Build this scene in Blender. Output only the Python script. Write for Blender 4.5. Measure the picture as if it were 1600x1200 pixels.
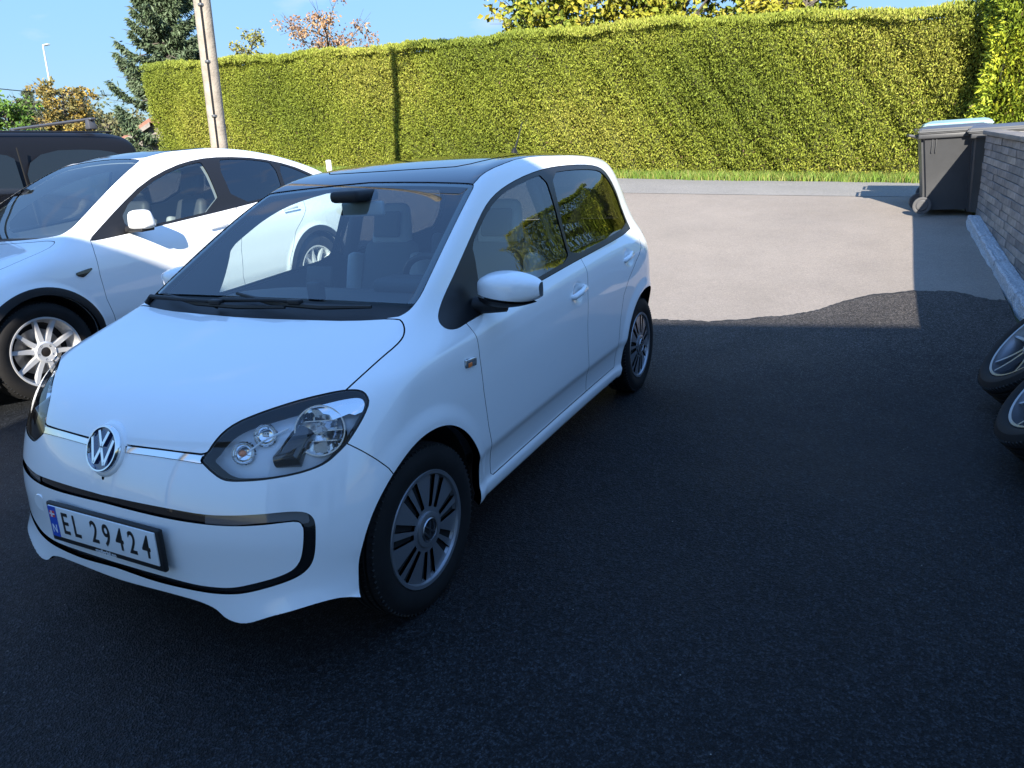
import bpy, bmesh, math, random
import numpy as np
from mathutils import Vector, Matrix
for o in list(bpy.data.objects): bpy.data.objects.remove(o)
scene = bpy.context.scene
COL = scene.collection
# ---------------------------------------------------------------- camera
cam_d = bpy.data.cameras.new('camera'); cam = bpy.data.objects.new('camera', cam_d); COL.objects.link(cam)
CAM = Vector((1.7382, 2.0785, 1.4896))
RT = Vector((-.45086, .89017, -.06571)); UP = Vector((-.30538, -.08466, .94846)); FW = Vector((-.83873, -.44769, -.31001))
cam.matrix_world = Matrix(((RT.x, UP.x, -FW.x, CAM.x), (RT.y, UP.y, -FW.y, CAM.y), (RT.z, UP.z, -FW.z, CAM.z), (0, 0, 0, 1)))
cam_d.sensor_width = 36; cam_d.lens = 36*1105.7/1600; cam_d.clip_start = .05; cam_d.clip_end = 3000
scene.camera = cam
# ---------------------------------------------------------------- sky, sun, exposure
SUN = Vector((1.7, .72, 1.0)).normalized()
SUN_EL = math.asin(SUN.z); SUN_AZ = math.atan2(SUN.x, SUN.y)      # azimuth from +y, clockwise
world = bpy.data.worlds.new('World'); scene.world = world; world.use_nodes = True
wn = world.node_tree.nodes; wl = world.node_tree.links
for n in list(wn): wn.remove(n)
w_out = wn.new('ShaderNodeOutputWorld'); w_bg = wn.new('ShaderNodeBackground'); w_sky = wn.new('ShaderNodeTexSky')
w_sky.sky_type = 'NISHITA'; w_sky.sun_disc = False; w_sky.sun_elevation = SUN_EL; w_sky.sun_rotation = SUN_AZ
w_sky.altitude = 100; w_sky.air_density = .85; w_sky.dust_density = .05; w_sky.ozone_density = 3.0
w_bg.inputs['Strength'].default_value = .14
# a few thin, low clouds
w_tc = wn.new('ShaderNodeTexCoord'); w_map = wn.new('ShaderNodeMapping'); w_map.inputs['Scale'].default_value = (3.2, 3.2, 11)
w_no = wn.new('ShaderNodeTexNoise'); w_no.inputs['Scale'].default_value = 1.6; w_no.inputs['Detail'].default_value = 5
w_rmp = wn.new('ShaderNodeValToRGB'); w_rmp.color_ramp.elements[0].position = .60; w_rmp.color_ramp.elements[1].position = .84
w_rmp.color_ramp.elements[1].color = (.6, .6, .6, 1)
w_mix = wn.new('ShaderNodeMixRGB'); w_mix.inputs['Color2'].default_value = (2.6, 2.55, 2.75, 1)
wl.new(w_tc.outputs['Generated'], w_map.inputs['Vector']); wl.new(w_map.outputs['Vector'], w_no.inputs['Vector'])
wl.new(w_no.outputs['Fac'], w_rmp.inputs['Fac']); wl.new(w_rmp.outputs['Color'], w_mix.inputs['Fac'])
w_bw = wn.new('ShaderNodeRGBToBW'); w_pw = wn.new('ShaderNodeMath'); w_pw.operation = 'POWER'; w_pw.inputs[1].default_value = -.9     # evens out the glow round the horizon
w_vm = wn.new('ShaderNodeVectorMath'); w_vm.operation = 'SCALE'; w_hs = wn.new('ShaderNodeHueSaturation'); w_hs.inputs['Saturation'].default_value = 1.08; w_hs.inputs['Value'].default_value = 1.5
wl.new(w_sky.outputs['Color'], w_bw.inputs['Color']); wl.new(w_bw.outputs['Val'], w_pw.inputs[0]); wl.new(w_sky.outputs['Color'], w_vm.inputs[0]); wl.new(w_pw.outputs['Value'], w_vm.inputs['Scale'])
wl.new(w_vm.outputs['Vector'], w_hs.inputs['Color']); wl.new(w_hs.outputs['Color'], w_mix.inputs['Color1']); wl.new(w_mix.outputs['Color'], w_bg.inputs['Color'])
wl.new(w_bg.outputs['Background'], w_out.inputs['Surface'])
sun_d = bpy.data.lights.new('sun', 'SUN'); sun_d.energy = 4.3; sun_d.angle = math.radians(.53); sun_d.color = (1, .93, .82)
sun = bpy.data.objects.new('sun', sun_d); COL.objects.link(sun); sun.location = (8, 4, 12)
sun.rotation_euler = SUN.to_track_quat('Z', 'Y').to_euler()
scene.view_settings.view_transform = 'Standard'; scene.view_settings.look = 'None'
scene.view_settings.exposure = 1.62; scene.view_settings.gamma = 1; scene.view_settings.use_curve_mapping = False
scene.render.engine = 'CYCLES'
GUP = Vector((-.0297, .0587, 1)).normalized()       # the plumb line: the yard itself slopes a little
# ---------------------------------------------------------------- helpers
rng = np.random.default_rng(7); random.seed(7)
MATS = {}
def mat(name, col, rough=.5, metal=0.0, coat=0.0, spec=.5, bump=None, vary=None, attr=None, sss=None, emit=None, ior=None):
    """procedural Principled material. bump=(scale,strength,dist) noise relief; vary=(scale,amount) mottled base colour; attr: colour attribute"""
    if name in MATS: return MATS[name]
    m = bpy.data.materials.new(name); m.use_nodes = True; nt = m.node_tree; N = nt.nodes; L = nt.links
    b = N['Principled BSDF']; b.inputs['Base Color'].default_value = (*col, 1); b.inputs['Roughness'].default_value = rough
    b.inputs['Metallic'].default_value = metal; b.inputs['Coat Weight'].default_value = coat; b.inputs['Coat Roughness'].default_value = .02; b.inputs['Coat IOR'].default_value = 1.62
    b.inputs['Specular IOR Level'].default_value = spec
    tc = N.new('ShaderNodeTexCoord')
    src = None
    if attr:
        a = N.new('ShaderNodeVertexColor'); a.layer_name = attr; src = a.outputs['Color']
    if vary:
        no = N.new('ShaderNodeTexNoise'); no.inputs['Scale'].default_value = vary[0]; no.inputs['Detail'].default_value = 6; no.inputs['Roughness'].default_value = .65
        L.new(tc.outputs['Object'], no.inputs['Vector'])
        hs = N.new('ShaderNodeHueSaturation'); mr = N.new('ShaderNodeMapRange')
        mr.inputs['From Min'].default_value = .3; mr.inputs['From Max'].default_value = .7
        mr.inputs['To Min'].default_value = 1-vary[1]; mr.inputs['To Max'].default_value = 1+vary[1]
        L.new(no.outputs['Fac'], mr.inputs['Value']); L.new(mr.outputs['Result'], hs.inputs['Value'])
        if src: L.new(src, hs.inputs['Color'])
        else: hs.inputs['Color'].default_value = (*col, 1)
        src = hs.outputs['Color']
    if src: L.new(src, b.inputs['Base Color'])
    if bump:
        no = N.new('ShaderNodeTexNoise'); no.inputs['Scale'].default_value = bump[0]; no.inputs['Detail'].default_value = 4
        L.new(tc.outputs['Object'], no.inputs['Vector'])
        bp = N.new('ShaderNodeBump'); bp.inputs['Strength'].default_value = bump[1]; bp.inputs['Distance'].default_value = bump[2]
        L.new(no.outputs['Fac'], bp.inputs['Height']); L.new(bp.outputs['Normal'], b.inputs['Normal'])
    if sss: b.inputs['Subsurface Weight'].default_value = sss
    MATS[name] = m; return m
def glass(name, tint, rough=0.0, fr=1.5, base=None):
    """sheet glass: clear or tinted body with a Fresnel mirror on top"""
    if name in MATS: return MATS[name]
    m = bpy.data.materials.new(name); m.use_nodes = True; nt = m.node_tree; N = nt.nodes; L = nt.links
    for n in list(N): N.remove(n)
    o = N.new('ShaderNodeOutputMaterial'); ge = N.new('ShaderNodeNewGeometry'); dt = N.new('ShaderNodeVectorMath'); dt.operation = 'DOT_PRODUCT'; L.new(ge.outputs['Normal'], dt.inputs[0]); L.new(ge.outputs['Incoming'], dt.inputs[1])
    def mth(op, a, b=None):
        n = N.new('ShaderNodeMath'); n.operation = op
        for i, v in enumerate((a, b)):
            if v is None: continue
            if isinstance(v, (int, float)): n.inputs[i].default_value = v
            else: L.new(v, n.inputs[i])
        return n.outputs['Value']
    r0 = ((fr-1)/(fr+1))**2*2; fz = mth('POWER', mth('SUBTRACT', 1.0, mth('ABSOLUTE', dt.outputs['Value'])), 5.0); f_out = mth('ADD', mth('MULTIPLY', fz, 1-r0), r0)   # both faces of the pane
    t = N.new('ShaderNodeBsdfTransparent'); t.inputs['Color'].default_value = (*tint, 1)
    g = N.new('ShaderNodeBsdfGlossy'); g.inputs['Roughness'].default_value = rough
    mx = N.new('ShaderNodeMixShader'); L.new(f_out, mx.inputs['Fac']); L.new(t.outputs['BSDF'], mx.inputs[1]); L.new(g.outputs['BSDF'], mx.inputs[2])
    L.new(mx.outputs['Shader'], o.inputs['Surface']); MATS[name] = m; return m

def link(o, parent=None):
    COL.objects.link(o)
    if parent is not None: o.parent = parent
    return o
def tag(o, label=None, cat=None, group=None, kind=None):
    if label: o['label'] = label
    if cat: o['category'] = cat
    if group: o['group'] = group
    if kind: o['kind'] = kind
    return o
def empty(name, loc=(0, 0, 0), rz=0.0, label=None, cat=None, group=None):
    o = bpy.data.objects.new(name, None); o.empty_display_size = .2; link(o); o.location = loc; o.rotation_euler = (0, 0, rz)
    return tag(o, label, cat, group)
def np_mesh(name, V, F, normals=None):
    me = bpy.data.meshes.new(name); me.from_pydata(np.asarray(V, float).tolist(), [], F.tolist() if isinstance(F, np.ndarray) else F)
    if normals is not None:
        me.polygons.foreach_set('use_smooth', np.ones(len(me.polygons), bool)); me.normals_split_custom_set_from_vertices(np.asarray(normals).tolist())
    me.update(); return me
def mobj(name, me, m, parent=None):
    if m is not None: me.materials.append(m)
    return link(bpy.data.objects.new(name, me), parent)

class MB:
    """mesh builder: collects shapes, becomes ONE mesh object"""
    def __init__(s): s.v = []; s.f = []; s.M = Matrix.Identity(4)
    def add(s, vs, fs):
        o = len(s.v); s.v += [tuple(s.M@Vector(v)) for v in vs]; s.f += [tuple(i+o for i in f) for f in fs]; return s
    def box(s, c, d, r=None):
        """box by centre and size, optional rotation matrix"""
        x, y, z = d[0]/2, d[1]/2, d[2]/2
        vs = [Vector((a, b, e)) for a in (-x, x) for b in (-y, y) for e in (-z, z)]
        if r is not None: vs = [r@v for v in vs]
        c = Vector(c); return s.add([v+c for v in vs], [(0, 1, 3, 2), (4, 6, 7, 5), (0, 4, 5, 1), (2, 3, 7, 6), (0, 2, 6, 4), (1, 5, 7, 3)])
    def rbox(s, c, d, b=.01, seg=3, r=None, taper=None):
        """bevelled box; taper=(sx,sy) scales the top"""
        bm = bmesh.new(); bmesh.ops.create_cube(bm, size=1)
        for v in bm.verts:
            k = (taper if taper and v.co.z > 0 else (1, 1)); v.co = Vector((v.co.x*d[0]*k[0], v.co.y*d[1]*k[1], v.co.z*d[2]))
        bmesh.ops.bevel(bm, geom=list(bm.edges), offset=min(b, min(d)*.49), segments=seg, affect='EDGES', profile=.5)
        c = Vector(c); bm.verts.index_update()
        s.add([((r@v.co) if r is not None else v.co)+c for v in bm.verts], [[v.index for v in f.verts] for f in bm.faces]); bm.free(); return s
    def tube(s, pts, rad, n=8, caps=True):
        pts = [Vector(p) for p in pts]; rad = rad if isinstance(rad, (list, tuple)) else [rad]*len(pts)
        vs = []; fs = []; up = Vector((.31, .17, .93))
        for i, p in enumerate(pts):
            t = (pts[min(i+1, len(pts)-1)]-pts[max(i-1, 0)]).normalized()
            if i == 0:
                if abs(t.dot(up)) > .9: up = Vector((1, .1, 0))
                u = t.cross(up).normalized()
            else: u = (u-t*u.dot(t)).normalized()
            w = t.cross(u)
            vs += [p+(u*math.cos(2*math.pi*k/n)+w*math.sin(2*math.pi*k/n))*rad[i] for k in range(n)]
        for i in range(len(pts)-1):
            for k in range(n): fs.append((i*n+k, i*n+(k+1) % n, (i+1)*n+(k+1) % n, (i+1)*n+k))
        if caps: fs.append(tuple(reversed(range(n)))); fs.append(tuple(range((len(pts)-1)*n, len(pts)*n)))
        return s.add(vs, fs)
    def lathe(s, prof, n=48, axis='y', closed=False, a0=0, a1=2*math.pi):
        """profile of (radius, height) turned about the axis"""
        full = abs(a1-a0-2*math.pi) < 1e-6; m = n if full else n+1; vs = []; fs = []; P = len(prof)
        for k in range(m):
            a = a0+(a1-a0)*k/n; c, q = math.cos(a), math.sin(a)
            for r, h in prof: vs.append({'y': (r*c, h, r*q), 'z': (r*c, r*q, h), 'x': (h, r*c, r*q)}[axis])
        for k in range(n):
            k2 = (k+1) % m
            for i in range(P-1 if not closed else P):
                j = (i+1) % P; fs.append((k*P+i, k*P+j, k2*P+j, k2*P+i))
        return s.add(vs, fs)
    def prism(s, poly, h0, h1, axis='z'):
        """2-D polygon extruded along the axis"""
        n = len(poly); f3 = {'z': lambda p, h: (p[0], p[1], h), 'y': lambda p, h: (p[0], h, p[1]), 'x': lambda p, h: (h, p[0], p[1])}[axis]
        return s.add([f3(p, h0) for p in poly]+[f3(p, h1) for p in poly], [tuple(range(n-1, -1, -1)), tuple(range(n, 2*n))]+[(i, (i+1) % n, n+(i+1) % n, n+i) for i in range(n)])
    def grid(s, fn, nu, nv):
        vs = [fn(i/nu, j/nv) for i in range(nu+1) for j in range(nv+1)]; w = nv+1
        return s.add(vs, [(i*w+j, (i+1)*w+j, (i+1)*w+j+1, i*w+j+1) for i in range(nu) for j in range(nv)])
    def mesh(s, name, smooth=None, fix=True, sub=0):
        me = bpy.data.meshes.new(name); me.from_pydata([tuple(v) for v in s.v], [], s.f)
        if fix:
            bm = bmesh.new(); bm.from_mesh(me); bmesh.ops.remove_doubles(bm, verts=bm.verts, dist=1e-5)
            if sub: bmesh.ops.subdivide_edges(bm, edges=bm.edges, cuts=sub, use_grid_fill=True)
            bmesh.ops.recalc_face_normals(bm, faces=bm.faces); bm.to_mesh(me); bm.free()
        if smooth is not None:
            me.shade_smooth(); me.set_sharp_from_angle(angle=math.radians(smooth))
        me.update(); return me
    def obj(s, name, m, parent=None, smooth=35, **k): return mobj(name, s.mesh(name, smooth, **k), m, parent)
def subd(o, n=2):
    md = o.modifiers.new('subdivision', 'SUBSURF'); md.levels = n; md.render_levels = n; return o
def copy_tree(o, parent=None):
    c = o.copy(); COL.objects.link(c)
    if parent is not None: c.parent = parent
    for ch in o.children: copy_tree(ch, c)
    return c
def rotm(ax, a): return Matrix.Rotation(a, 3, ax)
def text_mesh(s, size=1.0, ext=0.0, sx=1.0, bold=0.0):
    cu = bpy.data.curves.new('text', 'FONT'); cu.body = s; cu.size = size; cu.extrude = ext; cu.align_x = 'CENTER'; cu.align_y = 'CENTER'; cu.offset = bold
    o = bpy.data.objects.new('text', cu); COL.objects.link(o); dg = bpy.context.evaluated_depsgraph_get()
    me = bpy.data.meshes.new_from_object(o.evaluated_get(dg)); COL.objects.unlink(o); bpy.data.objects.remove(o)
    me.transform(Matrix.Scale(sx, 4, (1, 0, 0))); me.materials.clear(); return me
# shared materials
M_white = mat('white_paint', (.84, .845, .835), .45, coat=1.0)
M_blk = mat('black_plastic', (.014, .014, .015), .5, spec=.3, bump=(220, .15, .002))
M_blkg = mat('black_gloss', (.008, .008, .009), .08, coat=.6)
M_satin = mat('satin_black', (.012, .012, .013), .38, spec=.35)
M_seal = mat('black_rubber', (.012, .012, .012), .6)
M_dark = mat('dark_void', (.006, .006, .006), .9)
M_chrome = mat('chrome', (.78, .79, .80), .06, metal=1)
M_tyre = mat('tyre_rubber', (.012, .0115, .0115), .75, spec=.22, bump=(60, .2, .003), vary=(9, .25))
M_glass = glass('car_glass', (.80, .90, .89), fr=1.68)
M_tint = glass('tinted_glass', (.10, .11, .12), fr=1.75)
M_lens = glass('lamp_lens', (.96, .97, .97), fr=1.42)
M_trim = mat('cabin_trim', (.032, .034, .037), .7, bump=(150, .15, .002))
M_seat = mat('seat_cloth', (.10, .105, .11), .85, bump=(300, .2, .002))
M_seatl = mat('seat_cloth_light', (.36, .37, .38), .85, bump=(300, .2, .002))
# ---------------------------------------------------------------- lie of the land: level yard, then a ramp up to the road
def sstep(t):
    t = np.clip(t, 0, 1); return t*t*(3-2*t)
def ground_z(x, y):
    x = np.asarray(x, float); y = np.asarray(y, float)
    s = (x-1.74)*-.452+(y-2.08)*.892
    far = 1.03-.0693*14*np.tanh(s/14)
    x0 = -3.1+.7*sstep((-1.8-y)/1.5)
    t = sstep((x0-x)/9.0)
    return far*t
# ---------------------------------------------------------------- surface engine (numpy)
def table(pts, blur=0.0, n=1600):
    """smooth 1-D curve through points: monotone cubic, then a small gaussian blur"""
    p = np.array(sorted(pts), float); x, y = p[:, 0], p[:, 1]
    h = np.diff(x); d = np.diff(y)/h; m = np.zeros(len(x))
    for i in range(1, len(x)-1):
        if d[i-1]*d[i] > 0:
            w1 = 2*h[i]+h[i-1]; w2 = h[i]+2*h[i-1]; m[i] = (w1+w2)/(w1/d[i-1]+w2/d[i])
    m[0] = d[0]; m[-1] = d[-1]
    pad = (x[-1]-x[0])*.25
    X = np.linspace(x[0]-pad, x[-1]+pad, n)
    k = np.clip(np.searchsorted(x, X)-1, 0, len(h)-1); t = np.clip((X-x[k])/h[k], 0, 1)
    Y = (2*t**3-3*t**2+1)*y[k]+(t**3-2*t**2+t)*h[k]*m[k]+(-2*t**3+3*t**2)*y[k+1]+(t**3-t**2)*h[k]*m[k+1]
    Y = np.where(X < x[0], y[0]+m[0]*(X-x[0]), Y); Y = np.where(X > x[-1], y[-1]+m[-1]*(X-x[-1]), Y)
    if blur > 0:
        s = blur/(X[1]-X[0]); r = int(3*s)+1; kk = np.exp(-.5*(np.arange(-r, r+1)/s)**2); kk /= kk.sum()
        Y = np.convolve(np.pad(Y, r, mode='reflect', reflect_type='odd'), kk, 'valid')
    return lambda q: np.interp(q, X, Y)

def smax(a, b, k):
    h = np.maximum(k-np.abs(a-b), 0)/k
    return np.maximum(a, b)+h*h*h*k/6.0

class Body:
    """implicit car skin F(p)=0 for the half y>=0, from profile curves"""
    def __init__(s, **k): s.__dict__.update(k)
    def F(s, P):
        x, y, z = P[..., 0], P[..., 1], P[..., 2]
        g = s.gz(z)                                    # 0 below belt, 1 in the greenhouse
        Y = s.plan(x)*(1-g)+s.gplan(x)*g+s.sec(z-s.shear(x, z) if hasattr(s, 'shear') else z)
        if s.extra: Y = Y+s.extra(x, y, z)
        side = (y-Y)*.95
        e = 4e-3; zc = s.prof(x); sl = (s.prof(x+e)-s.prof(x-e))/(2*e)
        top = (z-(zc-s.crown(x)*y*y))/np.sqrt(1+sl*sl)
        front = (x-(s.nose(z)-s.nplan(y)*s.nfac(z)))*.9
        rear = ((s.tail(z)+s.tplan(y))-x)*.95
        f = smax(top, side, s.kside(x))
        f = smax(f, front, s.kfront)
        f = smax(f, rear, s.krear)
        bot = s.under(x, y)-z
        return smax(f, bot, s.kbot)
    def grad(s, P, e=2.5e-3):
        G = np.empty_like(P)
        for i in range(3):
            d = np.zeros(3); d[i] = e
            G[..., i] = s.F(P+d)-s.F(P-d)
        return G/np.maximum(np.linalg.norm(G, axis=-1, keepdims=True), 1e-9)
    def cast(s, O, D, t0=0.0, t1=2.6, n=34):
        """surface distance along rays that start inside"""
        lo = np.full(len(O), t0); hi = np.full(len(O), t1)
        for _ in range(n):
            m = .5*(lo+hi); ins = s.F(O+D*m[:, None]) < 0
            lo = np.where(ins, m, lo); hi = np.where(ins, hi, m)
        return O+D*(.5*(lo+hi))[:, None]
    def mesh(s, xa, xb, za, na, nm, nr, nphi, phi_w=None):
        """half skin (y>=0) as a triangle mesh"""
        phi = np.linspace(0, math.pi, nphi+1)
        rings = []
        for a in np.linspace(.012, math.pi/2, na, endpoint=False): rings.append((xa, a))
        for xx in np.linspace(xa, xb, nm): rings.append((xx, math.pi/2))
        for a in np.linspace(math.pi/2, math.pi-.012, nr+1)[1:]: rings.append((xb, a))
        O = []; D = []
        for xx, a in rings:
            d = np.stack([np.full(nphi+1, math.cos(a)), math.sin(a)*np.sin(phi), math.sin(a)*np.cos(phi)], 1)
            D.append(d); O.append(np.tile([xx, 0, za], (nphi+1, 1)))
        O = np.concatenate(O).astype(float); D = np.concatenate(D)
        D[np.abs(D) < 1e-12] = 0
        V = s.cast(O, D)
        w = nphi+1; i, j = np.meshgrid(np.arange(len(rings)-1), np.arange(nphi), indexing='ij')
        a = (i*w+j).ravel(); b = a+1; c = a+w; d = c+1
        odd = ((i+j) % 2).ravel() == 0
        T = np.concatenate([np.where(odd[:, None], np.stack([a, b, d], 1), np.stack([a, b, c], 1)),
                            np.where(odd[:, None], np.stack([a, d, c], 1), np.stack([b, d, c], 1))])
        V[np.isin(np.arange(len(V)) % w, (0, nphi)), 1] = 0.0
        return V, T

def poly_sd(P, Q):
    """signed distance (inside < 0) of 2-D points P to the closed polygon Q"""
    Q = np.asarray(Q, float); A = Q; B = np.roll(Q, -1, 0)
    out = np.full(len(P), 1e9); ins = np.zeros(len(P), bool)
    lo = Q.min(0)-.35*np.ptp(Q, axis=0).max(); hi = Q.max(0)+.35*np.ptp(Q, axis=0).max()
    near = ((P > lo) & (P < hi)).all(1); p = P[near]
    d = np.full(len(p), 1e9); c = np.zeros(len(p), bool)
    for a, b in zip(A, B):
        ab = b-a; t = np.clip(((p-a)@ab)/max(ab@ab, 1e-12), 0, 1)
        d = np.minimum(d, np.linalg.norm(p-(a+t[:, None]*ab), axis=1))
        cr = (a[1] > p[:, 1]) != (b[1] > p[:, 1])
        with np.errstate(divide='ignore', invalid='ignore'):
            c ^= cr & (p[:, 0] < (b[0]-a[0])*(p[:, 1]-a[1])/(b[1]-a[1])+a[0])
    out[near] = np.where(c, -d, d)
    return out

def smooth_poly(Q, n=4, closed=True):
    """rounded (Chaikin) version of a traced outline"""
    Q = np.asarray(Q, float)
    for _ in range(n):
        if closed: R = np.roll(Q, -1, 0); Q = np.stack([.75*Q+.25*R, .25*Q+.75*R], 1).reshape(-1, 2)
        else:
            R = Q[1:]; P = Q[:-1]; Q = np.concatenate([Q[:1], np.stack([.75*P+.25*R, .25*P+.75*R], 1).reshape(-1, 2), Q[-1:]])
    return Q

class Skin:
    """triangle mesh with an integer tag per triangle that can be cut along level sets"""
    def __init__(s, V, T): s.V = V; s.T = T; s.tag = np.zeros(len(T), int)
    def cut(s, val, level, where=None):
        """split triangles along val==level; val is one value per vertex; returns val for the new vertex list"""
        f = val-level
        eps = 1e-7; f = np.where(np.abs(f) < eps, eps, f)
        sg = f > 0
        a = sg[s.T]; mixed = (a.any(1) & ~a.all(1)) & (np.abs(f[s.T]).max(1) < 1e8)
        if where is not None: mixed &= where
        idx = np.nonzero(mixed)[0]
        if not len(idx): return val
        T = s.T[idx]; tg = s.tag[idx]; b = a[idx]
        lone = np.where(b.sum(1) == 1, b.argmax(1), (~b).argmax(1))
        r = np.arange(len(T)); p0 = T[r, lone]; p1 = T[r, (lone+1) % 3]; p2 = T[r, (lone+2) % 3]
        E = np.concatenate([np.stack([p0, p1], 1), np.stack([p0, p2], 1)]); E.sort(axis=1)
        U, inv = np.unique(E, axis=0, return_inverse=True); inv = inv.ravel()
        t = f[U[:, 0]]/(f[U[:, 0]]-f[U[:, 1]])
        NV = s.V[U[:, 0]]*(1-t)[:, None]+s.V[U[:, 1]]*t[:, None]
        n0 = len(s.V); m1 = n0+inv[:len(T)]; m2 = n0+inv[len(T):]
        s.V = np.concatenate([s.V, NV])
        nv = val[U[:, 0]]*(1-t)+val[U[:, 1]]*t
        keep = np.ones(len(s.T), bool); keep[idx] = False
        s.T = np.concatenate([s.T[keep], np.stack([p0, m1, m2], 1), np.stack([m1, p1, p2], 1), np.stack([m1, p2, m2], 1)])
        s.tag = np.concatenate([s.tag[keep], tg, tg, tg])
        if where is not None:      # neighbours of a masked cut keep a tiny T-junction; harmless
            pass
        return np.concatenate([val, nv])
    def cen(s, a): return a[s.T].mean(1)
    def part(s, mask):
        T = s.T[mask]; u, inv = np.unique(T, return_inverse=True)
        return s.V[u], inv.reshape(-1, 3)
# ---------------------------------------------------------------- ground, road, verge
def sheet(name, xs, ys, dz, m, kind='structure', edge=None, jit=0.0):
    """ground sheet over a grid; edge(y) replaces the far x border"""
    xs = np.asarray(xs); ys = np.asarray(ys); V = []
    for j, y in enumerate(ys):
        x = xs if edge is None else xs[-1]+(edge(y)-xs[-1])*(xs[-1]-xs)/(xs[-1]-xs[0])
        V.append(np.stack([x, np.full(len(x), y), ground_z(x, y)+dz], 1))
    V = np.concatenate(V); w = len(xs); F = []
    for j in range(len(ys)-1):
        for i in range(w-1): a = j*w+i; F.append((a, a+1, a+w+1, a+w))
    if edge is not None:                                  # a small step where the newer surface ends
        n0 = len(V); L = V[::w].copy(); L[:, 0] -= .012; L[:, 2] = ground_z(L[:, 0], L[:, 1])-.01; V = np.concatenate([V, L])
        for j in range(len(ys)-1): F.append((n0+j, j*w, (j+1)*w, n0+j+1))
    me = np_mesh(name, V, F); me.shade_smooth(); return tag(mobj(name, me, m), kind=kind)

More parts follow.
